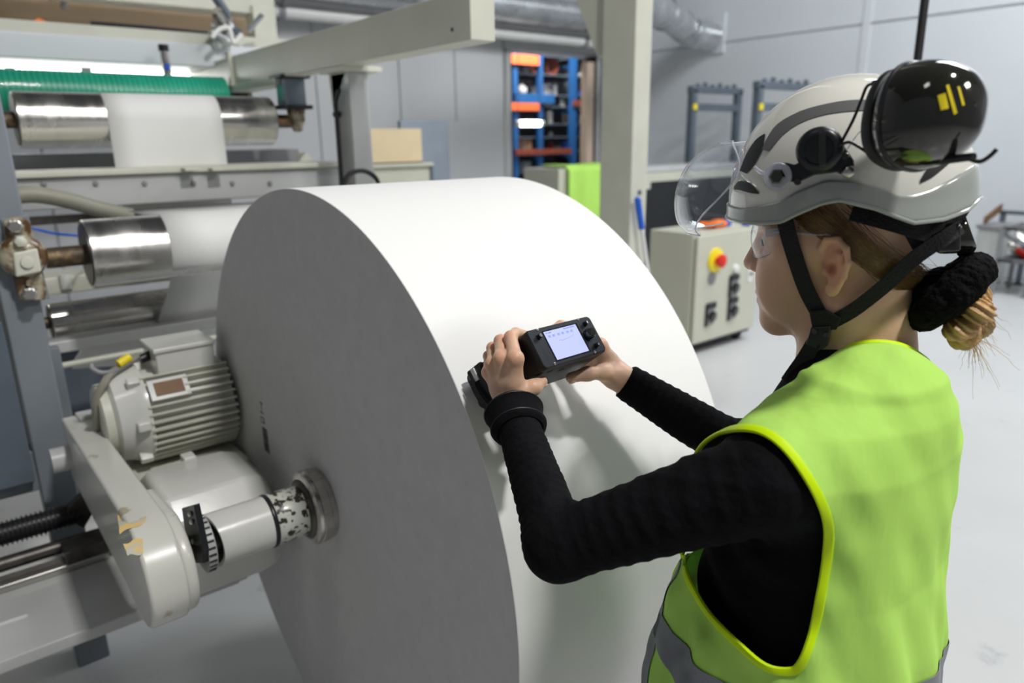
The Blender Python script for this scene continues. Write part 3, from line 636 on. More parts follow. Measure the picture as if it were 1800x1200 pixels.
# ---------------------------------------------------------------- beam along the machine and T post
BX = 1.35
z1 = P(828, 70, X=BX)[2]; yn = P(828, 70, X=BX)[1]; zt = P(828, -6, X=BX)[2]
zt = 0.5*(zt+P(500, 61, X=BX)[2])
xb1 = P(871, 74, Y=yn)[0]
t = thing('long_top_beam', 'cream box beam running back above the machine with square end', 'beam', (BX+0.06, 3.2, z1))
MB().bb(BX, xb1, yn, 4.6, z1, max(zt, z1+0.14)).build('beam_body', 'cream', t, bevel=0.004)
MB().bb(BX-0.02, xb1, 3.3, 4.6, z1-0.03, z1).build('under_rail', 'cream', t, bevel=0.003)
MB().lathe(P(795, 52, X=BX-0.001), (-1, 0, 0), [(0, 0.006), (0.003, 0.005), (0.003, 0.002)], 12).build('hole_plug', 'black_plastic', t)
MB().bb(BX-0.02, BX, P(408, 120, X=BX)[1]-0.02, P(408, 120, X=BX)[1]+0.02, z1-0.02, zt+0.02).build('stiffener', 'cream', t, bevel=0.002)
yp = 2.70
tp = thing('t_post', 'cream post with bolted head plate under the long beam', 'post', (1.40, yp, 0))
xp0 = P(618, 220, Y=yp)[0]; xp1 = P(652, 220, Y=yp)[0]; yb2 = P(588, 220, X=xp0)[1]
MB().bb(xp0, xp1, yp, yb2, 0, z1-0.02).build('post_tube', 'machine_grey', tp, bevel=0.004)
MB().bb(xp0-0.03, xp1+0.05, yp-0.03, yb2+0.04, z1-0.02, z1).build('head_plate', 'cream', tp, bevel=0.002)
MB().prism([(xp0+0.0, yp+0.02, z1-0.02), (xp0, yb2+0.02, z1-0.02), (xp0, yb2, z1-0.16)], (0.01, 0, 0)).build('gusset', 'cream', tp)
pt = spline([P(596, 158, X=xp0-0.02), P(590, 180, X=xp0-0.02), P(592, 205, X=xp0-0.02), P(596, 260, X=xp0-0.02), P(600, 318, X=xp0-0.02), P(602, 360, X=xp0-0.02)], 40)
bc = thing('black_cable', 'black cable clipped down the left side of the cream post', 'cable', pt[-1]); bc_end = pt[-1]; MB().tube(pt, 0.010, 8).build('sheath', 'black_rubber', bc)
c = P(592, 201, X=xp0-0.015); MB().box(c, (0.012, 0.014, 0.01)).build('clip', 'black_plastic', bc, bevel=0.002)
pt = spline([P(604, 330, Y=2.6), P(612, 308, Y=2.6), P(636, 300, Y=2.6), P(658, 310, Y=2.6), P(668, 330, Y=2.6)], 40)
MB().tube(np.concatenate([bc_end[None], pt]), 0.0095, 8).build('cable_loop', 'black_rubber', bc)
# filter regulator hanging right of the upper roller
cr = P(512, 165, Y=3.3)
fr = thing('filter_regulator', 'air filter with smoky square bowl and cream valve below', 'filter', cr-np.array([0, 0, 0.2]))
Zt, Zb = P(512, 138, Y=3.3)[2], P(512, 188, Y=3.3)[2]; hw = 0.060
MB().box((cr[0], 3.3, Zt+0.006), (hw*1.2, hw*1.1, 0.008)).build('top_flange', 'black_plastic', fr, bevel=0.004)
MB().bb(cr[0]-hw*0.85, cr[0]+hw*0.85, 3.3-hw*0.85, 3.3+hw*0.85, Zb, Zt).build('bowl', 'amber_glass', fr, bevel=0.010)
MB().box((cr[0], 3.3, Zb-0.002), (hw*1.2, hw*1.1, 0.009)).build('bottom_flange', 'black_plastic', fr, bevel=0.004)
MB().lathe((cr[0]+0.015, 3.3, Zb-0.01), (0, 0, -1), [(0, 0.045), (0.02, 0.042), (0.05, 0.040), (0.075, 0.028), (0.095, 0.024), (0.10, 0.01)], 8, smooth=False).build('valve_body', 'greasy_cream', fr, bevel=0.004)
MB().cyl((cr[0]-0.10, 3.32, zu), (cr[0], 3.3, zu), 0.018).build('side_port', 'brown', fr)
# ================================================================= HALL BEHIND
# white steel column with gusset
cc = P(1113, 200, d=3.5); cx, cy = cc[0], cc[1]
yl = P(1056, 200, X=cx)[1]; xr_ = P(1142, 200, Y=cy)[0]
col = thing('steel_column', 'tall cream steel column with a gusset, right of the doorway', 'column', (cx, cy, 0))
MB().bb(cx, xr_, cy, yl, 0, 7.0).build('column_tube', 'cream', col, bevel=0.008)
gz0 = P(1045, 95, X=cx)[2]
g1 = P(1002, 2, X=cx+0.03); g0 = P(1056, 100, X=cx+0.03)
MB().prism([(cx+0.03, yl, g0[2]), (cx+0.03, yl, g1[2]+0.6), (cx+0.03, g1[1]+0.4, g1[2]+0.6), (cx+0.03, g1[1]-0.02, g1[2]+0.04), (cx+0.03, yl+0.06, g0[2])], (0.12, 0, 0)).build('gusset', 'cream', col, bevel=0.004)
MB().lathe(P(1124, 338, Y=cy-0.001), (0, -1, 0), [(0, 0.013), (0.006, 0.011), (0.006, 0.004)], 14).build('hole_plug', 'frame_grey', col)
mp = thing('mop', 'blue-handled mop leaning against the cream column', 'mop', P(1134, 470, Y=cy-0.05))
a_, b_ = P(1121, 352, Y=cy-0.04), P(1128, 402, Y=cy-0.05)
MB().cyl(b_, a_, 0.016, n=16).ball(a_, 0.018).build('grip', 'blue', mp)
MB().cyl(b_+(b_-a_)*7.6, b_, 0.011, n=12).build('handle', 'white_plastic', mp)
e_ = b_+(b_-a_)*7.6; MB().box((e_[0], e_[1], max(0.03, e_[2])), (0.14, 0.05, 0.02)).build('head', 'blue', mp, bevel=0.006)

# electrical cabinet on casters
kx, ky = 4.40, 3.20
kz0 = P(1216, 607, Y=ky)[2]; kz1 = P(1225, 412, Y=ky)[2]
kx0 = P(1221, 500, Y=ky)[0]; kx1 = P(1331, 480, Y=ky)[0]; kyb = P(1142, 430, X=kx0)[1]
kb = thing('control_cabinet', 'cream control cabinet on casters with a red emergency stop', 'cabinet', ((kx0+kx1)/2, (ky+kyb)/2, 0))
MB().bb(kx0, kx1, ky+0.035, kyb, kz0+0.02, kz1).build('body', 'cabinet_cream', kb, bevel=0.008)
MB().bb(kx0+0.015, kx1, ky, ky+0.028, kz0, kz1-0.015).build('door', 'cabinet_cream', kb, bevel=0.010)
MB().bb(kx0+0.02, kx1-0.02, ky+0.03, kyb-0.02, kz0-0.03, kz0+0.03).build('plinth', 'black_plastic', kb)
def onk(u, v, dy=0.0): return P(u, v, Y=ky-dy)
c = onk(1257, 457); e = MB().lathe(c, (0, -1, 0), [(0, 0.092), (0.012, 0.092), (0.016, 0.086)], 32).build('stop_plate', 'yellow', kb)
MB().lathe(c+np.array([0, -0.016, 0]), (0, -1, 0), [(0, 0.025), (0.03, 0.025), (0.03, 0.048), (0.055, 0.050), (0.065, 0.035)], 24).build('stop_button', 'red', e)
MB().lathe(onk(1251, 489), (0, -1, 0), [(0, 0.05), (0.004, 0.05)], 24).build('tag_disc', 'mid_grey', kb)
MB().lathe(onk(1292, 472), (0, -1, 0), [(0, 0.034), (0.02, 0.032), (0.026, 0.02)], 20).build('lamp_lens', 'white_plastic', kb)
for (u, v) in ((1288, 503), (1286, 543), (1247, 553)):
    c = onk(u, v); m = MB()
    m.box(c+np.array([-0.045, -0.006, 0]), (0.012, 0.008, 0.085)).box(c+np.array([0.01, -0.006, 0.072]), (0.055, 0.008, 0.022))
    s_ = m.build('switch_frame', 'black_plastic', kb)
    MB().box(c+np.array([0.01, -0.004, -0.01]), (0.042, 0.006, 0.065)).build('switch_plate', 'mid_grey', s_, bevel=0.003)
    MB().lathe(c+np.array([0.018, -0.008, -0.012]), (0, -1, 0), [(0, 0.042), (0.022, 0.040), (0.028, 0.028)], 24).build('switch_knob', 'black_gloss', s_)
c = onk(1318, 483); MB().box(c, (0.03, 0.006, 0.055)).build('label_plate', 'white_plastic', kb); MB().box(c+np.array([0.005, -0.008, 0.01]), (0.012, 0.004, 0.012)).build('key_slot', 'black_plastic', kb)
for (x, y) in ((kx0+0.08, ky+0.10), (kx1-0.10, ky+0.10), (kx0+0.08, kyb-0.1), (kx1-0.1, kyb-0.1)):
    w_ = MB().cyl((x-0.015, y, 0.05), (x+0.015, y, 0.05), 0.05, n=24).build('caster', 'black_rubber', kb)
    MB().bb(x-0.02, x+0.02, y-0.03, y+0.02, 0.05, kz0-0.0).build('fork', 'steel', w_)
# things on the cabinet
c = P(1240, 388, Z=kz1+0.02)
def pix(u, v, z): return P(u, v, Z=z)
gl = pix(1262, 393, kz1+0.03)
t = thing('orange_glove', 'crumpled orange work glove on top of the control cabinet', 'glove', gl)
m = MB().ball(gl, (0.10, 0.06, 0.035), 16)
for k in range(4): m.tube([gl+np.array([-0.07, 0.03*k-0.04, 0.0]), gl+np.array([-0.14, 0.035*k-0.05, 0.012]), gl+np.array([-0.18, 0.03*k-0.05, -0.005])], [0.016, 0.015, 0.011], 8)
m.build('glove_shell', 'orange', t); MB().cyl(gl+np.array([0.08, 0, 0]), gl+np.array([0.13, 0, 0]), 0.032, 0.036, n=14).build('cuff', 'blue', t)
gl = pix(1312, 392, kz1+0.02); MB().ball(gl, (0.05, 0.035, 0.025), 12).tube([gl, gl+np.array([0.07, 0.01, 0.01]), gl+np.array([0.11, -0.01, -0.01])], [0.02, 0.018, 0.012], 8).build('blue_rag', 'blue', label='small blue rag beside the orange glove on the cabinet', cat='rag')
# low machine part behind the cabinet, right of it
sx = P(1338, 560, Z=0.1)
u = thing('pump_unit', 'dark pump unit on the floor just right of the control cabinet', 'pump', (kx1+0.3, ky+0.5, 0))
MB().bb(kx1+0.12, kx1+0.45, ky+0.3, ky+0.8, 0.0, 0.30).build('base', 'black_plastic', u, bevel=0.01)
MB().lathe((kx1+0.28, ky+0.3, 0.42), (0, 1, 0), [(0, 0.05), (0, 0.10), (0.4, 0.10), (0.4, 0.05)], 24).build('pump_body', 'machine_grey', u)
MB().bb(kx1+0.15, kx1+0.4, ky+0.35, ky+0.6, 0.30, 0.36).build('saddle', 'mid_grey', u)

# bench with black front by the right wall
by = 5.4; bz1 = P(1175, 291, Y=by)[2]; bx0 = P(1128, 300, Y=by)[0]; bx1 = P(1306, 300, Y=by)[0]
bn = thing('work_bench', 'long bench with cream edge and black front behind the control cabinet', 'bench', ((bx0+bx1)/2, by+0.2, 0))
MB().bb(bx0, bx1, by, by+0.45, P(1175, 301, Y=by)[2], bz1).build('bench_top', 'machine_grey', bn, bevel=0.006)
MB().bb(bx0+0.02, bx1-0.02, by+0.01, by+0.43, P(1175, 318, Y=by)[2], P(1175, 301, Y=by)[2]).build('apron', 'cabinet_cream', bn, bevel=0.004)
MB().bb(bx0+0.1, bx1-0.15, by+0.03, by+0.4, 0.12, P(1175, 319, Y=by)[2]).build('front_panel', 'black_plastic', bn)
for x in (bx0+0.05, bx1-0.1): MB().bb(x-0.04, x+0.04, by+0.02, by+0.1, 0, P(1175, 318, Y=by)[2]).build('leg', 'cabinet_cream', bn, bevel=0.004)
MB().box((bx0+0.06, by-0.02, P(1142, 322, Y=by)[2]), (0.05, 0.02, 0.06)).build('bracket', 'cabinet_cream', bn)
# dark grey tubular frames
def hframe(name, label, y, uL, uR, vT, vM, vB):
    xL, xR = P(uL, vT, Y=y)[0], P(uR, vT, Y=y)[0]; zT, zM = P(uL, vT, Y=y)[2], P(uL, vM, Y=y)[2]
    t = thing(name, label, 'frame', ((xL+xR)/2, y, 0)); r = 0.045
    for x in (xL, xR): MB().bb(x-r, x+r, y-r, y+r, 0, zT).build('upright', 'frame_grey', t, bevel=0.006)
    MB().bb(xL-r*1.3, xR+r*1.3, y-r, y+r, zT-r*0.9, zT+r*0.9).build('top_bar', 'frame_grey', t, bevel=0.006)
    MB().bb(xL, xR, y-r*0.8, y+r*0.8, zM-r, zM+r).build('mid_bar', 'frame_grey', t, bevel=0.006)
    for k in range(6):
        x = xL+(xR-xL)*(0.1+0.16*k); MB().cyl((x, y, zT), (x, y, zT+0.07+0.02*(k % 2)), 0.03, n=10).build('hook', 'frame_grey', t)
    MB().box((xL-0.01, y-r-0.01, zM), (0.03, 0.012, 0.035)).build('lock_knob', 'yellow', t)
    MB().bb(xL-0.04, xL+0.04, y-0.1, y+0.3, 0, 0.06).bb(xR-0.04, xR+0.04, y-0.1, y+0.3, 0, 0.06).build('foot', 'frame_grey', t)
hframe('tube_frame', 'dark grey tubular frame standing nearest the cream column', 5.98, 1218, 1298, 157, 188, 300)
hframe('tube_frame', 'dark grey tubular frame half hidden by the helmet', 4.95, 1334, 1425, 149, 188, 300)
# ducts
d1 = P(1222, 58, X=XW-0.35)
rd = 0.19
dt = thing('spiral_duct', 'shiny metal duct turning into the white wall, upper centre', 'duct', d1)
a_ = P(1140, 8, X=XW-2.3)
pts = spline([a_+(a_-d1)*0.8, a_, a_*0.4+d1*0.6+np.array([0.0, 0, 0.0]), d1+np.array([-0.1, 0.02, 0.0]), d1+np.array([0.34, -0.1, -0.05])], 30)
MB().tube(pts, rd, 28).build('pipe', 'duct', dt)
for k in (4, 10, 16, 21): MB().tube([pts[k]-(pts[k+1]-pts[k])*0.15, pts[k]+(pts[k+1]-pts[k])*0.15], rd+0.015, 28).build('seam_ring', 'duct', dt)
MB().box(d1+np.array([0.33, 0, 0]), (0.02, 0.27, 0.27)).build('wall_plate', 'wall_panel', dt)
for i, (v0, v1, r, m_, lab, yy) in enumerate([(57, 57, 0.075, 'white_plastic', 'white pipe running level above the doorway', 8.1), (34, 34, 0.10, 'mid_grey', 'dark pipe above the white one over the doorway', 8.0), (8, 8, 0.19, 'duct', 'large metal duct at the top above the doorway', 7.9)]):
    z_ = P(870, v0, Y=yy)[2]
    t = thing('ceiling_pipe', lab, 'pipe', (4, yy, z_)); MB().cyl((-3, yy, z_), (8.6, yy, z_), r, n=28).build('pipe_run', m_, t)
    for x in (1.0, 3.4, 5.8, 8.0): MB().cyl((x-0.03, yy, z_), (x+0.03, yy, z_), r+0.02, n=28).build('clamp', 'mid_grey', t)
c = P(1154, 105, Y=YW-0.12); MB().box(c, (0.12, 0.12, 0.28)).build('wall_box', 'frame_grey', label='small grey box on the wall just right of the column top', cat='box', bevel=0.01)
# dark pole hanging right
t = thing('hanging_cable', 'black hanging cable running down behind the helmet', 'cable', P(1610, 130, d=2.6))
MB().cyl(P(1634, -150, d=2.6)+np.array([0, 0, 2.0]), P(1610, 130, d=2.6), 0.0145, n=12).cyl(P(1610, 130, d=2.6), P(1604, 170, d=2.6), 0.024, n=12).build('sheath', 'black_rubber', t)
# cardboard, bench and leaning panels by the back wall
cy_ = 5.2
cbx = thing('cardboard_sheet_box', 'open tan cardboard box on the low cream unit left of the doorway', 'cardboard box', P(697, 287, Y=cy_))
x0_, x1_ = P(651, 250, Y=cy_)[0], P(741, 250, Y=cy_)[0]; z0_, z1_ = P(700, 287, Y=cy_)[2], P(700, 226, Y=cy_)[2]
MB().bb(x0_, x1_, cy_, cy_+0.02, z0_, z1_).bb(x0_, x1_, cy_+0.5, cy_+0.52, z0_, z1_).bb(x0_, x0_+0.02, cy_+0.02, cy_+0.5, z0_, z1_).bb(x1_-0.02, x1_, cy_+0.02, cy_+0.5, z0_, z1_).build('walls', 'cardboard', cbx)
MB().bb(x0_, x1_, cy_, cy_+0.52, z0_-0.0, z0_+0.01).build('base', 'cardboard', cbx)
xq = P(757, 300, Y=cy_)[0]
un = thing('low_unit', 'low cream cabinet under the cardboard box', 'cabinet', (x0_+0.1, cy_+0.2, 0))
MB().bb(x0_-0.3, xq, cy_-0.05, cy_+0.6, z0_-0.03, z0_).build('top', 'cabinet_cream', un, bevel=0.005)
MB().bb(x0_-0.28, xq-0.02, cy_-0.02, cy_+0.58, 0.0, z0_-0.03).build('body', 'cabinet_cream', un, bevel=0.005)
MB().bb(xq-0.02, xq+0.005, cy_-0.03, cy_+0.02, 0, z0_-0.03).build('edge_strip', 'frame_grey', un)
x0_, x1_ = P(706, 260, Y=6.6)[0], P(790, 260, Y=6.6)[0]
MB().bb(x0_, x1_, 6.6, 6.66, 0.0, P(740, 212, Y=6.6)[2]).build('grey_board', 'panel_blue_grey', label='blue-grey board standing behind the cardboard box', cat='board', bevel=0.008)
x0_, x1_ = P(792, 260, Y=8.2)[0], P(848, 260, Y=8.2)[0]
MB().bb(x0_, x1_, 8.25, 8.33, 0.0, P(820, 213, Y=8.2)[2]).build('pale_board', 'wall_panel_back', label='pale grey board against the wall left of the doorway', cat='board', bevel=0.008)
# vest draped on a cream box
vy = 5.6
x0_, x1_ = P(1000, 320, Y=vy)[0], P(1050, 320, Y=vy)[0]; zt_ = P(1020, 292, Y=vy)[2]
vy += 0.02; bx = thing('cream_box', 'cream box behind the reel with a lime vest over it', 'box', ((x0_+x1_)/2, vy+0.3, 0))
MB().bb(x0_-0.1, x1_+0.2, vy+0.03, vy+0.6, 0.0, zt_-0.02).build('body', 'cabinet_cream', bx, bevel=0.01)
dv = thing('draped_vest', 'lime safety vest draped over the cream box behind the reel', 'vest', ((x0_+x1_)/2, vy+0.2, zt_-0.5))
V = []
for s in np.linspace(0, 1, 24):
    row = []
    for q in np.linspace(0, 1, 16):
        x = x0_+(x1_-x0_+0.45)*s; wv = 0.018*math.sin(s*17)*min(1, q*2)
        if q < 0.35: row.append((x, vy+0.45-(q/0.35)*0.43, zt_+0.006+0.006*math.sin(s*9)))
        else: row.append((x, vy-0.012+wv-0.01, zt_-((q-0.35)/0.65)*0.62+0.004))
    V.append(row)
MB().grid(V).build('fabric', 'lime', dv, solid=0.004)
# ---- storage racks beyond the doorway
SY = 10.2
def up(name, label, u, w=0.10, y=SY, m_='blue_steel'):
    x = P(u, 200, Y=y)[0]
    t = thing(name, label, 'rack upright', (x, y, 0))
    MB().bb(x-w/2, x+w/2, y, y+0.08, 0, 5.2).bb(x-w/2, x+w/2, y+1.0, y+1.08, 0, 5.2).build('posts', m_, t, bevel=0.004)
    for k in range(6): MB().bb(x-0.02, x+0.02, y+0.08, y+1.0, 0.5+0.8*k, 0.54+0.8*k).build('brace', m_, t)
    return x
xA = up('rack_upright', 'leftmost blue rack upright in the doorway', 907); xB = up('rack_upright', 'blue rack upright in the middle of the doorway', 951); xC = up('rack_upright', 'rightmost thick blue rack upright in the doorway', 1009, 0.15)
xD = xC+1.6; t = thing('rack_upright', 'blue rack upright at the far right end of the doorway racks, mostly hidden', 'rack upright', (xD, SY, 0)); MB().bb(xD-.05, xD+.05, SY, SY+0.08, 0, 5.2).bb(xD-.05, xD+.05, SY+1.0, SY+1.08, 0, 5.2).build('posts', 'blue_steel', t, bevel=.004)
def beam(label, u0, u1, v, m_, h=0.12, y=SY-0.06):
    a_, b_ = P(u0, v, Y=y), P(u1, v, Y=y)
    t = thing('rack_beam', label, 'rack beam', ((a_[0]+b_[0])/2, y, a_[2])); MB().bb(a_[0], b_[0], y, y+0.055, a_[2]-h/2, a_[2]+h/2).build('beam_face', m_, t, bevel=0.004)
    pass
beam('upper orange rack beam in the doorway', 900, 949, 103, 'orange_steel', 0.16)
beam('lower orange rack beam in the doorway', 900, 949, 187, 'orange_steel', 0.13)
beam('blue rack beam between the two orange ones', 907, 975, 172, 'blue_steel', 0.16)
beam('right-hand orange-brown rack beam in the doorway', 1010, 1034, 181, 'copper_brown', 0.10)
beam('lowest rack beam in the doorway', 907, 1005, 268, 'copper_brown', 0.10)
SHELF = []
for k, v_ in enumerate((97, 130, 166, 186, 217, 240, 266, 300)):
    ON_ = ('topmost', 'second', 'third', 'fourth', 'fifth', 'sixth', 'seventh', 'lowest')[k]
    z_ = P(975, v_, Y=SY)[2]; SHELF.append(z_)
    for nm_, xa_, xb_ in (('left', xA+.05, xB-.05), ('middle', xB+.05, xC-.08), ('right', xC+.08, xC+1.55)):
        MB().bb(xa_, xb_, SY+0.085, SY+0.99, z_-0.02, z_).build('rack_shelf', 'frame_grey', label=f"dark {ON_} shelf in the {nm_} bay of the doorway racks", cat='shelf', group='shelves of the doorway racks')
random.seed(11)
kinds = ['box', 'drum', 'coil', 'sack', 'box', 'motor']
pal = ['white_plastic', 'mid_grey', 'duct', 'blue', 'copper_brown', 'brown', 'cardboard', 'frame_grey', 'wall_panel', 'blue_steel', 'steel', 'white_plastic']
cnames = {'white_plastic': 'white', 'mid_grey': 'grey', 'duct': 'silver', 'blue': 'bright blue', 'copper_brown': 'rust red', 'brown': 'brown', 'cardboard': 'tan', 'frame_grey': 'slate', 'wall_panel': 'pale', 'blue_steel': 'navy', 'steel': 'steel'}
spots = [(918, 160, 'sack', 'white_plastic', 16), (935, 152, 'box', 'duct', 13), (922, 128, 'box', 'mid_grey', 12), (935, 122, 'coil', 'copper_brown', 15),
         (928, 206, 'box', 'frame_grey', 10), (925, 238, 'box', 'brown', 22), (965, 92, 'sack', 'white_plastic', 20), (988, 84, 'box', 'wall_panel', 16), (976, 120, 'coil', 'copper_brown', 22),
         (962, 148, 'box', 'wall_panel', 20), (975, 160, 'drum', 'duct', 12), (992, 140, 'drum', 'frame_grey', 18), (985, 170, 'drum', 'wall_panel', 13), (965, 200, 'drum', 'white_plastic', 15), (978, 215, 'drum', 'mid_grey', 12),
         (995, 210, 'box', 'cardboard', 13), (1020, 110, 'sack', 'white_plastic', 10), (1024, 130, 'box', 'blue_steel', 10), (1022, 155, 'sack', 'blue', 12), (1026, 172, 'box', 'white_plastic', 9), (1022, 200, 'drum', 'white_plastic', 11), (1022, 225, 'box', 'blue', 12), (1024, 250, 'box', 'mid_grey', 13),
         (968, 232, 'sack', 'white_plastic', 8), (968, 245, 'drum', 'red', 9), (985, 243, 'box', 'duct', 10), (986, 262, 'box', 'blue', 15), (947, 232, 'sack', 'white_plastic', 6), (946, 252, 'sack', 'wood_light', 6), (937, 264, 'sack', 'wood_light', 6), (925, 290, 'box', 'frame_grey', 16), (914, 286, 'sack', 'orange', 6), (975, 290, 'box', 'black_plastic', 26), (1000, 292, 'drum', 'black_plastic', 14), (960, 178, 'box', 'cardboard', 10), (1000, 105, 'box', 'mid_grey', 12), (1002, 180, 'drum', 'black_plastic', 16), (912, 218, 'drum', 'mid_grey', 9), (1004, 248, 'box', 'copper_brown', 10), (955, 110, 'drum', 'mid_grey', 9)]
for i, (u, v, k, m_, s) in enumerate(spots):
    y = SY+0.28+0.30*((i*37) % 5)/5; c = P(u, v, Y=y); h = s/2*11.2/1258*1.5
    for ba, bb_ in ((xA+.06, xB-.06), (xB+.06, xC-.09), (xC+.09, xC+1.5)):
        if c[0] < bb_+.06 or ba > xC: h = min(h, (bb_-ba)*.45); c[0] = min(max(c[0], ba+h*1.12), bb_-h*1.12); break
    hb = {'box': h, 'drum': h*1.2, 'coil': h*1.1, 'sack': h*.75}[k]; zs_ = [z for z in SHELF if z <= c[2]-hb*.2] or [0.0]; c[2] = max(zs_)+hb+.003
    cn = cnames.get(m_, {'red': 'red', 'orange': 'orange', 'black_plastic': 'black', 'wood_light': 'beige'}.get(m_, 'plain'))
    col_ = 'left' if u < 950 else ('middle' if u < 1009 else 'right'); row_ = 'top' if v < 115 else 'upper' if v < 165 else 'middle' if v < 215 else 'lower' if v < 262 else 'bottom'
    nm = {'box': 'storage_box', 'drum': 'drum', 'coil': 'hose_coil', 'sack': 'sack'}[k]
    lab = f"{'small' if s < 11 else 'mid-sized' if s < 16 else 'large'} {cn} {nm.replace('_', ' ')} in the {row_} {col_} bay of the doorway racks"
    c[0] += 0.0; t = thing(nm, lab, {'box': 'box', 'drum': 'drum', 'coil': 'coil', 'sack': 'sack'}[k], c-np.array([0, 0, hb]), group='stored goods in the racks')
    if k == 'box':
        R_ = np.array(Euler((0, 0, random.uniform(-0.5, 0.5))).to_matrix()); hz_ = h*random.uniform(0.7, 1.0); c[2] += hz_-h
        MB().box(c, (h, h*0.8, hz_), R_).build('carton', m_, t, bevel=h*0.06); MB().box(c+R_ @ np.array([0, -h*0.81, 0]), (h*0.12, 0.004, hz_*0.8), R_).build('tape_strip', 'mid_grey', t)
    elif k == 'drum':
        MB().lathe(c-np.array([0, 0, h*1.2]), (0, 0, 1), [(0, h*0.6), (h*0.1, h*0.7), (h*1.2, h*0.66), (h*2.3, h*0.7), (h*2.4, h*0.55)], 20).build('barrel', m_, t); MB().cyl(c+np.array([0, 0, h*1.2]), c+np.array([0, 0, h*1.35]), h*0.2, n=10).build('cap', 'white_plastic', t)
    elif k == 'coil':
        m = MB()
        for q in range(3):
            a2 = np.linspace(0, 2*PI, 28, endpoint=False); rr2 = h*(0.95-0.14*q); m.tube([(c[0]+rr2*math.cos(z), c[1]+0.05*q, c[2]+rr2*math.sin(z)) for z in a2], h*0.16, 8, closed=True)
        m.build('coil_turns', m_, t)
    else:
        b = MB().ball(c, (h, h*0.7, h*0.75), 16); V = b.v[0]; V += np.sin(V[:, [1, 2, 0]]*31)*h*0.10; b.build('sack_body', m_, t); MB().ball(c+np.array([0, 0, h*0.75]), (h*0.25, h*0.2, h*0.2), 10).build('knot', m_, t)
lz = P(930, 217, Y=SY-0.9)
t = thing('store_lamp', 'glowing white tube lamp hanging in the doorway racks', 'lamp', lz)
a_, b_ = P(912, 217, Y=SY-0.9), P(949, 217, Y=SY-0.9); MB().cyl(a_, b_, 0.05, n=16).build('tube', 'lamp_glow', t)
for q_ in (a_, b_): MB().cyl(q_+np.array([0, 0, .05]), (q_[0], q_[1], 7.0), 0.006, n=6).build('cord', 'frame_grey', t)
MB().cyl(a_-np.array([0.06, 0, 0]), a_, 0.05, n=16).cyl(b_, b_+np.array([0.06, 0, 0]), 0.05, n=16).build('end_cap', 'white_plastic', t)
# ---- floor clutter at the right wall
cy1 = 3.0
def FL(u, v): return P(u, v, Z=0)
bx = P(1733, 460, Z=0); 
gx, gy = 8.8, P(1733, 430, X=8.8)[1]
t = thing('grey_bin', 'tall grey steel bin behind the person by the white wall', 'bin', (gx, gy, 0))
hz = P(1733, 402, X=gx)[2]; wv = abs(P(1715, 430, X=gx)[1]-P(1752, 430, X=gx)[1])
MB().bb(gx, gx+0.4, gy-wv/2, gy+wv/2, 0, max(hz, 0.4)).build('body', 'machine_grey', t, bevel=0.01); MB().bb(gx-0.02, gx+0.42, gy-wv/2-0.02, gy+wv/2+0.02, max(hz, 0.4), max(hz, 0.4)+0.04).build('lid', 'mid_grey', t, bevel=0.006)
a_, b_ = P(1727, 396, X=gx+0.1)+np.array([0,0,.05]), P(1757, 373, X=gx+0.1)+np.array([0,0,.05])
MB().prism([a_+np.array([0, 0, -0.04]), a_+np.array([0, 0, 0.04]), b_+np.array([0, 0, 0.04]), b_+np.array([0, 0, -0.04])], (0.08, 0, 0)).build('brown_plank', 'brown', label='short brown plank leaning up over the grey bin', cat='plank', bevel=0.006)
hx = 8.5
c = P(1782, 435, X=hx); fl = P(1782, 462, X=hx)
t = thing('parts_crate', 'open metal crate of green and red parts by the wall, far right', 'crate', (hx, c[1], 0))
y0_, y1_ = P(1815, 435, X=hx)[1], P(1757, 435, X=hx)[1]; zb_, zt_ = max(0.02, P(1782, 463, X=hx)[2]), P(1782, 402, X=hx)[2]
m = MB()
for y in (y0_, y1_):
    for x in (hx, hx+0.5): m.bb(x-0.02, x+0.02, y-0.02, y+0.02, 0, zt_)
for z in (zb_+0.02, zt_): m.bb(hx-0.02, hx+0.52, y0_, y0_+0.03, z-0.02, z+0.02).bb(hx-0.02, hx+0.52, y1_-0.03, y1_, z-0.02, z+0.02).bb(hx-0.02, hx+0.02, y0_, y1_, z-0.02, z+0.02).bb(hx+0.48, hx+0.52, y0_, y1_, z-0.02, z+0.02)
m.build('crate_frame', 'mid_grey', t, bevel=0.004); MB().bb(hx, hx+0.5, y0_, y1_, zb_, zb_+0.03).build('base', 'black_plastic', t)
for i in range(10):
    q = np.array([hx+0.08+rng.rand()*0.3, y0_+(y1_-y0_)*(0.1+0.8*rng.rand()), zb_+0.06+rng.rand()*max(0.02, (zt_-zb_-0.15))]); nm = ['green', 'red', 'steel', 'mid_grey', 'duct'][i % 5]
    MB().cyl(q-np.array([0, 0.05, 0.02]), q+np.array([0.02, 0.06, 0.04]), 0.035, n=12).build('machine_piece', nm, t)
gx = 9.2; y0_, y1_ = P(1815, 375, X=gx)[1], P(1758, 375, X=gx)[1]; z_ = P(1780, 374, X=gx)[2]
t = thing('trestle', 'thin dark trestle bar above the crate, far right', 'trestle', (gx, y0_, 0))
MB().bb(gx, gx+0.05, y0_, y1_, z_-0.02, z_+0.02).build('bar', 'frame_grey', t); MB().bb(gx, gx+0.05, y0_, y0_+0.05, 0, z_).bb(gx, gx+0.05, y1_-0.05, y1_, 0, z_).build('leg', 'frame_grey', t)
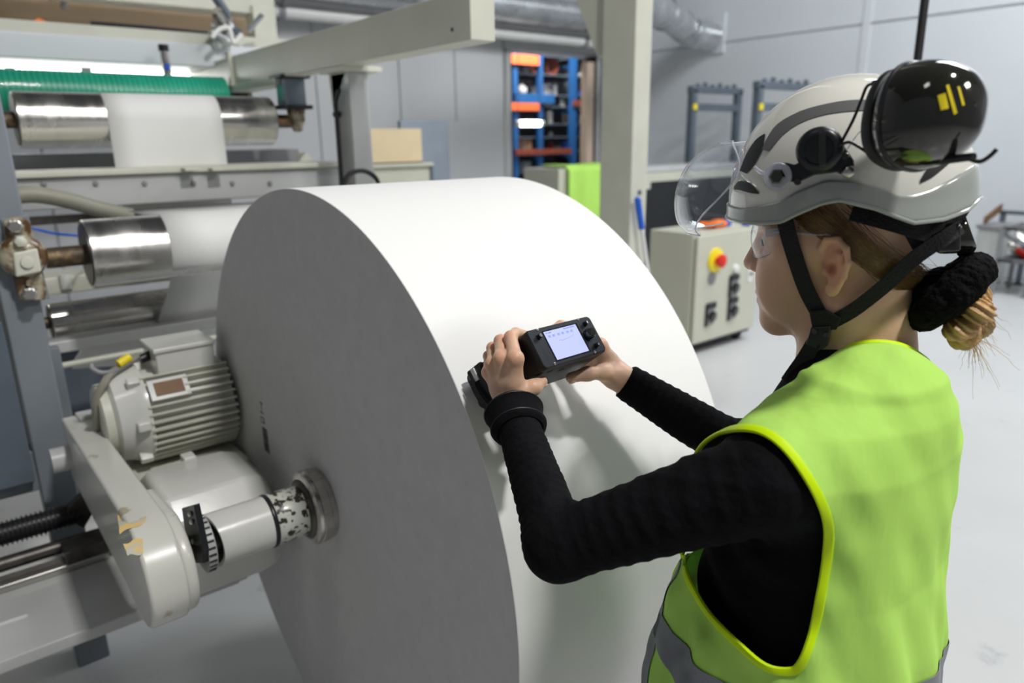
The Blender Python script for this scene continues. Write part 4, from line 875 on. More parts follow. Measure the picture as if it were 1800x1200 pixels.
for i, (lab, q) in enumerate([('black cable lying on the floor at the far right, nearer loop', [(1745, 490), (1770, 483), (1800, 487), (1830, 494), (1800, 500), (1765, 496)]), ('black cable lying on the floor at the far right, farther strand', [(1738, 482), (1770, 474), (1800, 468), (1840, 462)])]):
    pt = spline([P(u, v, Z=0.015) for u, v in q], 40); MB().tube(pt, 0.015, 8).build('floor_cable', 'black_rubber', label=lab, cat='cable')
# real lamp fittings under the roof, where the light comes from (reflections on gloss)
for i, (x, y, z, sx_, sy_) in enumerate([(2.7, -1.9, 5.72, 1.3, 0.35), (0.9, -2.6, 5.72, 1.3, 0.35), (6.2, 3.0, 6.32, 3.5, 2.0)]):
    pass
# ================================================================= DISTANCE-FIELD MESHER (smooth organic bodies)
def smin(a, b, k):
    if k <= 0: return np.minimum(a, b)
    h = np.maximum(k-np.abs(a-b), 0)/k; return np.minimum(a, b)-h*h*k*0.25
class Field:
    def __init__(s): s.p = []; s.disp = None; s.cuts = []
    def cone(s, a, b, ra, rb, k=0.01, sub=False):
        a, b = np.array(a, float), np.array(b, float); s.p.append(('c', a, b, ra, rb, k, sub, (a+b)/2, np.linalg.norm(b-a)/2+max(ra, rb))); return s
    def chain(s, pts, rs, k=0.006):
        for i in range(len(pts)-1): s.cone(pts[i], pts[i+1], rs[i], rs[i+1], k)
        return s
    def ell(s, c, r, R=None, k=0.01, sub=False):
        r = np.array(r, float)*np.ones(3); s.p.append(('e', np.array(c, float), r, np.eye(3) if R is None else np.array(R), None, k, sub, np.array(c, float), r.max())); return s
    def fn(s, f, c, R, k=0.01, sub=False): s.p.append(('f', f, None, None, None, k, sub, np.array(c, float), R)); return s
    def plane(s, p, n): s.cuts.append((np.array(p, float), nrm(n))); return s      # keeps the side the normal points away from
    def ev(s, Q, c=None, rad=None):
        d = np.full(len(Q), 1e3)
        for q in s.p:
            if c is not None and np.linalg.norm(c-q[7])-q[8]-rad > 2*rad+q[5]+0.01: continue
            if q[0] == 'c':
                ab = q[2]-q[1]; t = np.clip((Q-q[1]) @ ab/(ab @ ab+1e-12), 0, 1); e = np.linalg.norm(Q-q[1]-t[:, None]*ab, axis=1)-(q[3]+(q[4]-q[3])*t)
            elif q[0] == 'e':
                u = (Q-q[1]) @ q[3]; k0 = np.linalg.norm(u/q[2], axis=1); k1 = np.linalg.norm(u/q[2]**2, axis=1)+1e-9; e = k0*(k0-1)/k1; e = np.where(k0 < 1e-3, -q[2].min(), e)
            else: e = q[1](Q)
            d = -smin(-d, e, q[5]) if q[6] else smin(d, e, q[5])
        if s.disp is not None: d = d+s.disp(Q)
        for (p, n) in s.cuts: d = np.maximum(d, (Q-p) @ n)
        return d
    def mesh(s, lo, hi, h, B=12):
        lo = np.array(lo, float); hi = np.array(hi, float); nb = np.ceil((hi-lo)/(h*B)).astype(int); N = nb*B+1
        G = np.full(N, 1.0, np.float32)
        gi = np.stack(np.meshgrid(*[np.arange(B+1)]*3, indexing='ij'), -1).reshape(-1, 3)
        rad = h*B*math.sqrt(3)/2
        bi = np.stack(np.meshgrid(*[np.arange(n) for n in nb], indexing='ij'), -1).reshape(-1, 3)
        cen = lo+(bi+0.5)*h*B; dc = s.ev(cen)
        for b, c, d in zip(bi, cen, dc):
            sl = tuple(slice(b[i]*B, b[i]*B+B+1) for i in range(3))
            if abs(d) > rad*1.25+0.012:
                if d < 0: G[sl] = np.minimum(G[sl], -1.0) if False else -1.0
                continue
            G[sl] = s.ev(lo+(b*B+gi)*h, c, rad).reshape(B+1, B+1, B+1)
        I = G < 0
        cells = np.zeros(np.array(N)-1, bool); cs = I[:-1, :-1, :-1]
        for dx in (0, 1):
            for dy in (0, 1):
                for dz_ in (0, 1):
                    cells |= (I[dx:N[0]-1+dx, dy:N[1]-1+dy, dz_:N[2]-1+dz_] != cs)
        ac = np.argwhere(cells); idx = np.full(cells.shape, -1, np.int32); idx[tuple(ac.T)] = np.arange(len(ac))
        off = np.array([(i, j, k) for i in (0, 1) for j in (0, 1) for k in (0, 1)])
        cv = np.stack([G[tuple((ac+o).T)] for o in off], 1); acc = np.zeros((len(ac), 3)); cnt = np.zeros(len(ac))
        for i in range(8):
            for j in range(i+1, 8):
                if np.abs(off[i]-off[j]).sum() != 1: continue
                a, b = cv[:, i], cv[:, j]; m = (a < 0) != (b < 0); t = np.where(m, a/(a-b+1e-12), 0)
                acc += (off[i]+t[:, None]*(off[j]-off[i]))*m[:, None]; cnt += m
        V = lo+(ac+acc/cnt[:, None])*h; F = []
        for ax in range(3):
            sh = [slice(None)]*3; sh2 = [slice(None)]*3; sh[ax] = slice(0, -1); sh2[ax] = slice(1, None)
            A, C = I[tuple(sh)], I[tuple(sh2)]; e = np.argwhere(A != C); o1, o2 = [(1, 2), (2, 0), (0, 1)][ax]
            e = e[(e[:, o1] > 0) & (e[:, o2] > 0) & (e[:, o1] < N[o1]-1) & (e[:, o2] < N[o2]-1)]
            d1 = np.zeros(3, int); d1[o1] = 1; d2 = np.zeros(3, int); d2[o2] = 1
            q = np.stack([idx[tuple((e-d1-d2).T)], idx[tuple((e-d2).T)], idx[tuple(e.T)], idx[tuple((e-d1).T)]], 1)
            flip = ~A[tuple(e.T)]; q[flip] = q[flip][:, ::-1]; F.append(q)
        return V, np.concatenate(F)
def field_obj(V, F, name, m, parent, colors=None, label=None, solid=0):
    b = MB(); b.v = [V]; b.n = len(V); b.f = [tuple(q) for q in F.tolist()]; b.sm = [True]*len(F)
    org = ORG[parent.name] if parent is not None else None
    me = bpy.data.meshes.new(name)
    if org is None: org = np.array([V[:, 0].mean(), V[:, 1].mean(), V[:, 2].min()])
    me.from_pydata((V-org).tolist(), [], b.f); me.update(); me.polygons.foreach_set('use_smooth', [True]*len(F)); me.materials.append(MATS[m])
    o = bpy.data.objects.new(name, me); COL.objects.link(o); ORG[o.name] = org
    if parent is not None: o.parent = parent
    else: o.location = org
    if colors is not None:
        a = me.color_attributes.new('Col', 'FLOAT_COLOR', 'POINT'); a.data.foreach_set('color', np.concatenate([colors, np.ones((len(V), 1))], 1).astype(np.float32).ravel())
    if solid: mo = o.modifiers.new('solid', 'SOLIDIFY'); mo.thickness = solid; mo.offset = -1
    if label: o['label'] = label
    return o

# ---------------------------------------------------------------- frames
HYAW, HPIT = math.radians(20), math.radians(6)
HC = np.array([0.866, 0.423, 1.477])
_r = np.array([math.cos(HYAW), math.sin(HYAW), 0]); _f = np.array([-math.sin(HYAW)*math.cos(HPIT), math.cos(HYAW)*math.cos(HPIT), -math.sin(HPIT)])
HB = np.stack([_r, _f, np.cross(_r, _f)], 1)
def H(x, y, z): return HC+HB @ np.array([x, y, z])
def Hm(A): return HC+np.asarray(A, float) @ HB.T
def Hinv(A): return (np.asarray(A, float)-HC) @ HB
def HX(px, py, x):
    r = CM.T @ np.array([(px-900)/F_PX, (600-py)/F_PX, -1.0]); t = ((HC-CO) @ _r+x)/(r @ _r); return CO+t*r
DC = np.array([0.7197, 0.7546, 1.3266]); DB = np.array([[0.994, -0.047, 0.101], [0.108, 0.616, -0.781], [-0.026, 0.787, 0.617]])
DB = np.linalg.qr(DB)[0]*np.sign(np.diag(np.linalg.qr(DB)[1]))
def D(u, v, n): return DC+DB @ np.array([u, v, n])
SHL, ELL, WRL = np.array([.655, .375, 1.262]), np.array([.514, .553, 1.154]), D(-.104, -.055, -.063)
SHR, ELR, WRR = np.array([.970, .405, 1.262]), np.array([.965, .60, 1.125]), D(.117, -.070, -.040)
TX = 0.82     # torso centre line
# ================================================================= PERSON
skin = Field()
h = lambda *a: Hm(np.array(a))
skin.ell(H(0, -.006, .055), (.073, .094, .084), HB, 0)
skin.ell(H(0, .030, .0), (.064, .066, .070), HB, .03)
for s in (-1, 1):
    skin.cone(H(0, .072, -.074), H(s*.046, .004, -.052), .020, .024, .02)
    skin.ell(H(s*.034, .056, -.030), (.028, .038, .044), HB, .025)
    skin.ell(H(s*.055, .030, .018), (.016, .035, .020), HB, .02)
skin.ell(H(0, .078, -.080), (.022, .017, .017), HB, .015)
skin.ell(H(0, .074, .050), (.046, .016, .014), HB, .02)
skin.cone(H(0, .090, .030), H(0, .1075, -.004), .0085, .0105, .010)
for s in (-1, 1):
    skin.ell(H(s*.0105, .098, -.008), (.0075, .010, .0075), HB, .006)
    skin.ell(H(s*.031, .096, .028), (.017, .014, .012), HB, .010, sub=True)
    skin.ell(H(s*.031, .070, .028), (.0148,)*3, HB, .004)
skin.ell(H(0, .082, -.046), (.030, .018, .020), HB, .015)
skin.ell(H(0, .094, -.041), (.021, .009, .0058), HB, .004)
skin.ell(H(0, .0925, -.053), (.018, .009, .0068), HB, .004)
skin.ell(H(0, .102, -.0468), (.022, .006, .0018), HB, .003, sub=True)
for s in (-1, 1):       # ears
    X = s*.001
    def E(x, y, z): return H(s*x, y, z)
    skin.ell(E(.078, -.003, .002), (.0045, .013, .026), HB @ np.array(Euler((0, 0, s*0.35)).to_matrix()), .006)
    hel = [(.071, .010, .008), (.075, .0125, .020), (.079, .006, .030), (.084, -.006, .0305), (.088, -.0155, .020), (.0885, -.0175, .004), (.084, -.0125, -.012), (.079, -.005, -.024)]
    skin.chain([E(*q) for q in hel], [.0030, .0034, .0037, .0038, .0038, .0034, .0034, .0045], .0025)
    skin.ell(E(.076, .001, -.028), (.0045, .0075, .0085), HB, .005)
    ant = [(.080, -.001, .020), (.0835, -.0085, .012), (.083, -.010, .0), (.079, -.005, -.014)]
    skin.chain([E(*q) for q in ant], [.0022, .0030, .0030, .0026], .003)
    skin.ell(E(.0835, .0015, -.003), (.0065, .0062, .0095), HB, .003, sub=True)
    skin.ell(E(.085, -.002, .020), (.004, .005, .006), HB, .003, sub=True)
    skin.ell(E(.0765, .0085, -.006), (.0035, .0035, .0055), HB, .003)
skin.cone(H(0, -.026, -.035), H(0, -.030, -.20), .053, .060, .03)
skin.cone(H(0, -.012, -.05), np.array([TX, .40, 1.28]), .045, .05, .03)
NB = np.array([TX, .352, 1.30])
skin.cone(NB, SHL+np.array([.03, 0, -.01]), .040, .034, .03).cone(NB, SHR+np.array([-.03, 0, -.01]), .040, .034, .03)
skin.ell((TX, .37, 1.17), (.135, .085, .16), None, .04).ell((TX, .37, .98), (.125, .085, .16), None, .04)
skin.chain([SHL, ELL, WRL], [.045, .034, .0235], .02).chain([SHR, ELR, WRR], [.045, .034, .0235], .02)
def hand(mir, W, mcps, fingers, thumb, dirn):
    # flat palm: wrist to each knuckle
    n = len(mcps)
    for i, m_ in enumerate(mcps): skin.cone(W+(m_-W)*0.12, m_, .0165, .0108 if i < 3 else .0098, .012)
    for i in range(n-1): skin.cone((W+mcps[i])/2, (W+mcps[i+1])/2, .013, .013, .010)
    for m_, f, r0 in zip(mcps, fingers, (.0098, .0100, .0094, .0084)):
        pts = [m_]+f; skin.chain(pts, [r0*1.04, r0*.92, r0*.84, r0*.74], .003)
        skin.ell(pts[1], (r0*.98,)*3, None, .004); skin.ell(m_, (r0*1.13,)*3, None, .007)
    skin.chain(thumb, [.0140, .0118, .0102, .0085], .010)
LM = [D(-.108, -.002, -.008), D(-.108, .011, -.033), D(-.104, .013, -.059), D(-.099, .009, -.081)]
LF = [[D(-.081, .036, -.024), D(-.056, .0445, -.036), D(-.034, .0405, -.042)], [D(-.082, .041, -.046), D(-.056, .0455, -.056), D(-.032, .0405, -.062)],
      [D(-.080, .041, -.070), D(-.056, .045, -.077), D(-.034, .0405, -.081)], [D(-.078, .036, -.088), D(-.058, .0435, -.093), D(-.040, .0400, -.096)]]
LT = [D(-.102, -.048, -.058), D(-.098, -.047, -.038), D(-.084, -.0455, -.026), D(-.064, -.0415, -.025)]
hand(1, WRL, LM, LF, LT, 1)
RM = [D(.104, -.012, -.032), D(.105, -.003, -.054), D(.101, -.001, -.076), D(.096, -.006, -.094)]
RF = [[D(.086, .033, -.046), D(.062, .0445, -.052), D(.040, .0405, -.055)], [D(.087, .040, -.064), D(.062, .0455, -.070), D(.038, .0405, -.073)],
      [D(.085, .040, -.082), D(.062, .045, -.087), D(.040, .0405, -.089)], [D(.082, .034, -.096), D(.062, .043, -.098), D(.046, .0405, -.099)]]
RT = [D(.110, -.062, -.040), D(.083, -.055, -.036), D(.050, -.049, -.038), D(.022, -.0445, -.048)]
hand(-1, WRR, RM, RF, RT, 1)
_V, _F = skin.mesh((.46, .21, .90), (1.09, .96, 1.66), .0021)
# colour variation of skin: lips, cheeks, ear and knuckle redness, painted shade in the ear hollow
L_ = Hinv(_V); C_ = np.ones((len(_V), 3))
def tint(w, c): 
    global C_
    C_ = C_*(1-w[:, None])+C_*np.array(c)*w[:, None]
g = lambda c, r: np.exp(-(((L_-np.array(c))/np.array(r))**2).sum(1))
tint(np.clip(g((0, .104, -.041), (.02, .012, .006))*1.4, 0, 1), (.80, .45, .48)); tint(np.clip(g((0, .102, -.053), (.018, .012, .006))*1.4, 0, 1), (.80, .45, .48))
for s in (-1, 1):
    tint(g((s*.045, .055, -.02), (.025, .03, .03))*.6, (.97, .80, .76)); tint(g((s*.08, -.002, .0), (.018, .02, .034))*.8, (1.12, .80, .70))
    tint(g((s*.034, .084, .052), (.016, .012, .003)), (.5, .38, .28)); tint(g((s*.074, .0015, -.004), (.010, .007, .009)), (.45, .28, .24))  # brow colour, then shade of the ear hollow put into the skin colour
for m_ in LM+RM+[f[0] for f in LF+RF]: tint(np.exp(-(np.linalg.norm(_V-m_, axis=1)/.011)**2)*.75, (1.08, .72, .62))
tn = np.sin(L_ @ np.array([311., 177, 243]))*np.sin(L_ @ np.array([-143., 261, 389]))
tint(np.clip(tn-.55, 0, 1)*.35, (1.0, .82, .76))
# person: the body mesh is the thing itself
pz = np.array([.82, .36, 0.0])
person = thing('person', 'person in white safety helmet, lime vest and black sweater measuring the paper reel', 'person', pz)
field_obj(_V, _F, 'body', 'skin', person, C_)
# nails
for f, base in [(LT[-1], LT[-2]), (RT[-1], RT[-2])]:
    t_ = nrm(f-base); out = nrm(np.cross(t_, np.cross(-DB[:, 1], t_)))
    c = f+out*.0080; MB().ball(c, (.0055, .0068, .0016), 12, frame_z(out, t_)).build('nail', 'nail', person)
for s in (-1, 1):
    e = MB().ball(H(s*.031, .0755, .028), .0118, 16).build('eye', 'eye_white', person); MB().ball(H(s*.031-.002, .0855, .0255), (.0052, .003, .0052), 12, HB).build('iris', 'eye_iris', e)

# ---------------------------------------------------------------- sweater
sw = Field()
def torso_fn(tab):
    tab = np.array(tab)
    def f(Q):
        z = Q[:, 2]; cyy = np.interp(z, tab[:, 0], tab[:, 1]); a = np.interp(z, tab[:, 0], tab[:, 2]); b = np.interp(z, tab[:, 0], tab[:, 3]); cx_ = np.interp(z, tab[:, 0], tab[:, 4])
        k = ((np.abs(Q[:, 0]-cx_)/a)**2.4+(np.abs(Q[:, 1]-cyy)/b)**2.4)**(1/2.4)
        d = (k-1)*np.minimum(a, b)*.9
        return np.maximum(d, np.maximum(z-tab[-1, 0], tab[0, 0]-z))
    return f
TAB = [(.78, .375, .146, .112, .82), (.92, .385, .146, .118, .82), (1.02, .392, .147, .128, .815), (1.12, .390, .149, .122, .815), (1.20, .380, .150, .110, .818), (1.26, .368, .140, .096, .82), (1.30, .362, .110, .075, .82)]
sw.fn(torso_fn(TAB), (TX, .37, 1.05), .36, .03)
sw.cone(SHL+np.array([.05, 0, .0]), SHR-np.array([.05, 0, 0]), .056, .056, .05)
sw.chain([SHL, ELL], [.054, .038], .03).chain([ELL, WRL+(ELL-WRL)*.0], [.0375, .0275], .02)
sw.chain([SHR, ELR], [.052, .042], .03).chain([ELR, WRR], [.043, .0285], .02)
sw.cone(NB, NB+np.array([0, .035, .015]), .070, .064, .03)
def arm_disp(Q):
    d = np.zeros(len(Q))
    for (a, b, amp, wl, ph) in ((ELL, WRL, .0016, .0135, 0.4), (ELR, WRR, .0014, .015, 1.2), (SHL, ELL, .0012, .024, .3)):
        ab = b-a; L0 = np.linalg.norm(ab); t = ((Q-a) @ ab)/L0; rd = np.linalg.norm(Q-a-np.outer(t/L0, ab), axis=1)
        w_ = np.clip((t+.01)/.03, 0, 1)*np.clip((L0-t)/.03, 0, 1)*(rd < .08)
        ang = np.sin(Q[:, 0]*55+ph)+np.cos(Q[:, 2]*43)
        s_ = np.sin((t+.0028*ang)*2*PI/wl+1.5*np.sin(t*33+ph)); d -= amp*w_*(np.maximum(s_, -.15))
    w_ = np.exp(-(np.linalg.norm(Q-SHL-np.array([0, .06, -.02]), axis=1)/.09)**2)
    d -= .0028*w_*np.maximum(0, np.sin(Q @ np.array([95., 60, 150])+2*np.sin(Q[:, 2]*30)))
    t = nrm(WRL-ELL); w_ = np.exp(-(np.linalg.norm(Q-ELL-np.array([.03, .0, .03]), axis=1)/.05)**2)
    d -= .0030*w_*np.maximum(0, np.sin(Q @ np.array([160., -120, -140])))
    w_ = (Q[:, 2] < 1.2)*(np.abs(Q[:, 0]-TX) < .2); d -= .0025*w_*np.sin(Q[:, 2]*75+3*np.sin(Q[:, 1]*22))*np.clip((1.2-Q[:, 2])/.05, 0, 1)
    return d
sw.disp = arm_disp
eL, eR = nrm(ELL-WRL), nrm(ELR-WRR)
# openings: sleeves end at the wrist, collar round the neck
def sleeve_cut(W, e, off): 
    c = W+e*off
    def f(Q):
        t = (Q-c) @ e; rd = np.linalg.norm(Q-c-np.outer(t, e), axis=1); return np.maximum(np.maximum(t, -t-.30), rd-.12)
    return f
sw.fn(sleeve_cut(WRL, eL, .012), WRL, .5, 0, True); sw.fn(sleeve_cut(WRR, eR, .012), WRR, .5, 0, True)
def neck_cut(Q):
    a, b = H(0, -.03, -.20), H(0, -.026, -.03); ab = b-a; t = (Q-a) @ ab/(ab @ ab); return np.maximum(np.linalg.norm(Q-a-np.outer(t, ab), axis=1)-.070-.008*(Q[:,1]<.36), -(Q[:, 2]-1.275))
sw.fn(neck_cut, H(0, -.03, -.1), .3, 0, True)
V, F = sw.mesh((.44, .22, .80), (1.10, .84, 1.42), .0038)
field_obj(V, F, 'sweater', 'sweater', person)
# turned-up cuff of the left sleeve
Fz = frame_z(-eL, (0, 0, 1))
m = MB(); V = []
prof_ = [(.006, .0330), (.004, .0395), (.000, .0415), (-.004, .0400), (-.014, .0385), (-.026, .0375), (-.032, .0385), (-.036, .0370), (-.040, .0325), (-.040, .0300)]
for (hh, r) in prof_:
    row = []
    for a_ in np.linspace(0, 2*PI, 48, endpoint=False):
        rr2 = r*(1+.04*math.sin(2*a_+1)); row.append(WRL+eL*.012+Fz[:, 2]*hh+rr2*(math.cos(a_)*Fz[:, 0]+math.sin(a_)*Fz[:, 1]))
    V.append(row)
m.grid(V, cv=True).build('turned_cuff', 'sweater', person, solid=.0015)
m = MB(); ring = [WRL+eL*.012+Fz[:, 2]*.0+.0418*(1+.04*math.sin(2*a_+1))*(math.cos(a_)*Fz[:, 0]+math.sin(a_)*Fz[:, 1]) for a_ in np.linspace(0, 2*PI, 60, endpoint=False)]
m.tube(ring, .0013, 6, closed=True); ring = [WRL+eL*.012-Fz[:, 2]*.031+.0388*(1+.04*math.sin(2*a_+1))*(math.cos(a_)*Fz[:, 0]+math.sin(a_)*Fz[:, 1]) for a_ in np.linspace(0, 2*PI, 60, endpoint=False)]
m.tube(ring, .0012, 6, closed=True).build('cuff_seam', 'black_rubber', person)

# ---------------------------------------------------------------- vest
vf = Field()
VTAB = [(.70, .405, .190, .185, .81), (.82, .410, .186, .180, .81), (.92, .408, .180, .172, .81), (1.02, .400, .172, .157, .812), (1.12, .390, .166, .132, .813), (1.20, .378, .164, .120, .815), (1.27, .366, .158, .106, .82), (1.32, .356, .120, .083, .82), (1.345, .350, .07, .06, .82)]
vf.fn(torso_fn(VTAB), (TX, .39, 1.03), .42, .0)
vf.cone(NB+np.array([0, -.012, .022]), SHL+np.array([.012, 0, .012]), .056, .057, .05).cone(NB+np.array([0, -.010, .022]), SHR+np.array([-.020, .004, .010]), .056, .050, .05)
def vest_disp(Q):
    x, y, z = Q[:, 0], Q[:, 1], Q[:, 2]
    low = np.clip((1.25-z)/.25, 0, 1)
    d = -.0045*low*np.sin(x*70+1.8*np.sin(z*9+x*5)+y*20)
    d -= .0025*np.sin(y*64+x*45+2.5*np.sin(z*8))*low
    d -= .0016*np.sin(z*55+x*60+2.5*np.sin(y*41+z*11))*np.exp(-((z-1.05)/.12)**2)*np.sin(x*33+z*20)
    d -= .0012*np.sin(z*70-y*90+x*60)*np.sin(x*41+y*29)
    d -= .006*np.exp(-((x-(TX+.055))/.008)**2)*(y < .36)*low*.6      # long fold down the back
    return d
vf.disp = vest_disp
V, F = vf.mesh((.60, .19, .72), (1.04, .61, 1.42), .0042)
def trace(field, pts2, dmax=2.0):
    out = []
    r = np.array([CM.T @ np.array([(u-900)/F_PX, (600-v)/F_PX, -1.0]) for u, v in pts2]); ln = np.linalg.norm(r, axis=1); r /= ln[:, None]; t = np.full(len(r), .35)
    for _ in range(160):
        t = np.minimum(t+np.clip(field.ev(CO+r*t[:, None]), -.02, .05)*.6, dmax)
    return CO+r*t[:, None]
arm2d = [(1222, 800), (1248, 770), (1290, 753), (1340, 757), (1385, 790), (1430, 855), (1455, 915), (1455, 970), (1444, 1040), (1430, 1110), (1408, 1168), (1385, 1180), (1345, 1172), (1300, 1135), (1250, 1085), (1218, 1035), (1204, 1000), (1196, 930), (1200, 860)]
arm2s = spline([(a, b, 0) for a, b in arm2d], 140, closed=True)[:, :2]
loopL = trace(vf, arm2s)
okm = np.linalg.norm(loopL-CO, axis=1) < 1.9; print('armhole hits', okm.sum(), len(okm), loopL[:, 0].min(), loopL[:, 0].max())
# points whose ray slips past the front edge fall back on the side plane
for i in range(len(loopL)):
    if not okm[i] or loopL[i][0] > .80: loopL[i] = P(arm2s[i][0], arm2s[i][1], X=.665)
def inpoly(pts, poly):
    x, y = pts[:, 0], pts[:, 1]; c = np.zeros(len(x), bool); j = len(poly)-1
    for i in range(len(poly)):
        xi, yi = poly[i]; xj, yj = poly[j]; m_ = ((yi > y) != (yj > y)) & (x < (xj-xi)*(y-yi)/(yj-yi+1e-12)+xi); c ^= m_; j = i
    return c
cutL = inpoly(V[:, 1:], loopL[:, 1:]) & (V[:, 0] < TX-.045)
poly2 = loopL[:, 1:]
cutR = inpoly(V[:, 1:], poly2) & (V[:, 0] > TX+.045)
# neckline
a_n, b_n = H(0, -.03, -.20), H(0, -.026, -.03); ab = nrm(b_n-a_n)
rel = V-a_n; tt = rel @ ab; rd = np.linalg.norm(rel-np.outer(tt, ab), axis=1)
vy_ = np.clip((V[:, 1]-.36)/.10, 0, 1)
cutN = (rd < .0665+.0*vy_) & (V[:, 2] > 1.26)
cutN |= (np.abs(V[:, 0]-TX) < .055*np.clip((V[:, 2]-1.14)/.16, 0, 1)) & (V[:, 1] > .40) & (V[:, 2] > 1.14)
cutB = V[:, 2] < .735
kill = cutL | cutR | cutN | cutB
keep = ~kill[F].any(1); F2 = F[keep]; used = np.unique(F2); mp = -np.ones(len(V), int); mp[used] = np.arange(len(used)); V2 = V[used].copy(); F2 = mp[F2]
# snap hole borders to the clean outlines
from collections import Counter
ec = Counter(); 
for q in F2:
    for i in range(4): a, b = q[i], q[(i+1) % 4]; ec[(min(a, b), max(a, b))] += 1
bd = np.unique([v for e, c in ec.items() if c == 1 for v in e])
loopR = loopL.copy(); 
from mathutils.bvhtree import BVHTree
bvh = BVHTree.FromPolygons([tuple(v) for v in V], [tuple(q) for q in F.tolist()])
for i in range(len(loopR)):
    hit = bvh.ray_cast(Vector((1.6, loopR[i][1], loopR[i][2])), Vector((-1, 0, 0)))
    if hit[0] is not None and hit[0].x > TX+.02: loopR[i] = np.array(hit[0])
    else: loopR[i][0] = 2*TX-loopL[i][0]
for b in bd:
    for lp in (loopL, loopR):
        dd = np.linalg.norm(lp-V2[b], axis=1); j = dd.argmin()
        if dd[j] < .009: V2[b] = lp[j]; break
vest = field_obj(V2, F2, 'vest', 'lime', person, solid=.0014)
def smooth_loop(l, n=2):
    for _ in range(n): l = (np.roll(l, 1, 0)+2*l+np.roll(l, -1, 0))/4
    return l
for lp in (loopL, loopR):
    lp = smooth_loop(lp, 3); c = lp.mean(0); V_ = []
    T = np.roll(lp, -1, 0)-np.roll(lp, 1, 0); T /= np.linalg.norm(T, axis=1)[:, None]
    N_ = []
    for p in lp:
        e = 1e-3; g_ = vf.ev(np.array([p+[e, 0, 0], p-[e, 0, 0], p+[0, e, 0], p-[0, e, 0], p+[0, 0, e], p-[0, 0, e]])); N_.append(nrm([g_[0]-g_[1], g_[2]-g_[3], g_[4]-g_[5]]))
    N_ = smooth_loop(np.array(N_), 4); S2 = np.cross(T, N_); S2 /= np.linalg.norm(S2, axis=1)[:, None]
    hw_ = .0052
    prof_ = [(-1, .0), (-.8, .0022), (0, .0030), (.8, .0022), (1, 0), (.8, -.0022), (0, -.0030), (-.8, -.0022)]
    MB().grid([[p+s_*a*hw_+n_*b for a, b in prof_] for p, s_, n_ in zip(lp, S2, N_)], cu=True, cv=True).build('armhole_binding', 'lime_trim', vest, label='brighter yellow-green edge binding')
# neckline binding
nk = []
for a_ in np.linspace(0, 2*PI, 90, endpoint=False):
    Fn = frame_z(ab, (0, 1, 0)); dvec = math.cos(a_)*Fn[:, 0]+math.sin(a_)*Fn[:, 1]
    best = None
    for t_ in np.linspace(.20, -.06, 130):
        p = a_n+ab*t_+dvec*.068
        if vf.ev(p[None])[0] < 0: best = p; break
    if best is not None: nk.append(best)
nk = smooth_loop(np.array(nk), 4)
seg_ = [p for p in nk if not (p[1] > .41 and abs(p[0]-TX) < .05)]
ii = [i for i, p in enumerate(nk) if (p[1] > .41 and abs(p[0]-TX) < .05)]
if ii:
    k0 = ii[-1]+1 if ii[-1]-ii[0] == len(ii)-1 else [i for i in range(len(nk)) if i not in ii][0]
    seg_ = [nk[(k0+j) % len(nk)] for j in range(len(nk)-len(ii))]
MB().tube(seg_, .0042, 8).build('neck_binding', 'lime_trim', vest)
# reflective bands cut out of the vest surface and laid just above it
def band(name, planes, off=.0012):
    bm = bmesh.new(); bm.from_mesh(vest.data)
    for p, n_ in planes:
        bmesh.ops.bisect_plane(bm, geom=bm.verts[:]+bm.edges[:]+bm.faces[:], plane_co=Vector(p)-Vector(ORG[person.name]), plane_no=Vector(n_), clear_outer=True)
    bm.normal_update()
    for v in bm.verts: v.co += v.normal*off
    me = bpy.data.meshes.new(name); bm.to_mesh(me); bm.free(); me.materials.clear(); me.materials.append(MATS['reflective'])
    o = bpy.data.objects.new(name, me); COL.objects.link(o); o.parent = vest; ORG[o.name] = ORG[person.name]; o['label'] = 'grey reflective band'
    mo = o.modifiers.new('solid', 'SOLIDIFY'); mo.thickness = .0008; mo.offset = 1; return o
band('reflective_band', [((0, 0, 1.0), (0, 0, 1)), ((0, 0, .95), (0, 0, -1))])
band('reflective_band', [((0, .4, .830), (0, -.2, 1)), ((0, .4, .780), (0, .2, -1))])
for xx in (.700,):
    band('shoulder_band', [((xx+.024, 0, 0), (1, 0, 0)), ((xx-.024, 0, 0), (-1, 0, 0)), ((0, .47, 0), (0, -1, 0)), ((0, 0, 1.16), (0, 0, 1))])
    band('shoulder_band', [((2*TX-xx+.024, 0, 0), (1, 0, 0)), ((2*TX-xx-.024, 0, 0), (-1, 0, 0)), ((0, .47, 0), (0, -1, 0)), ((0, 0, 1.16), (0, 0, 1))])
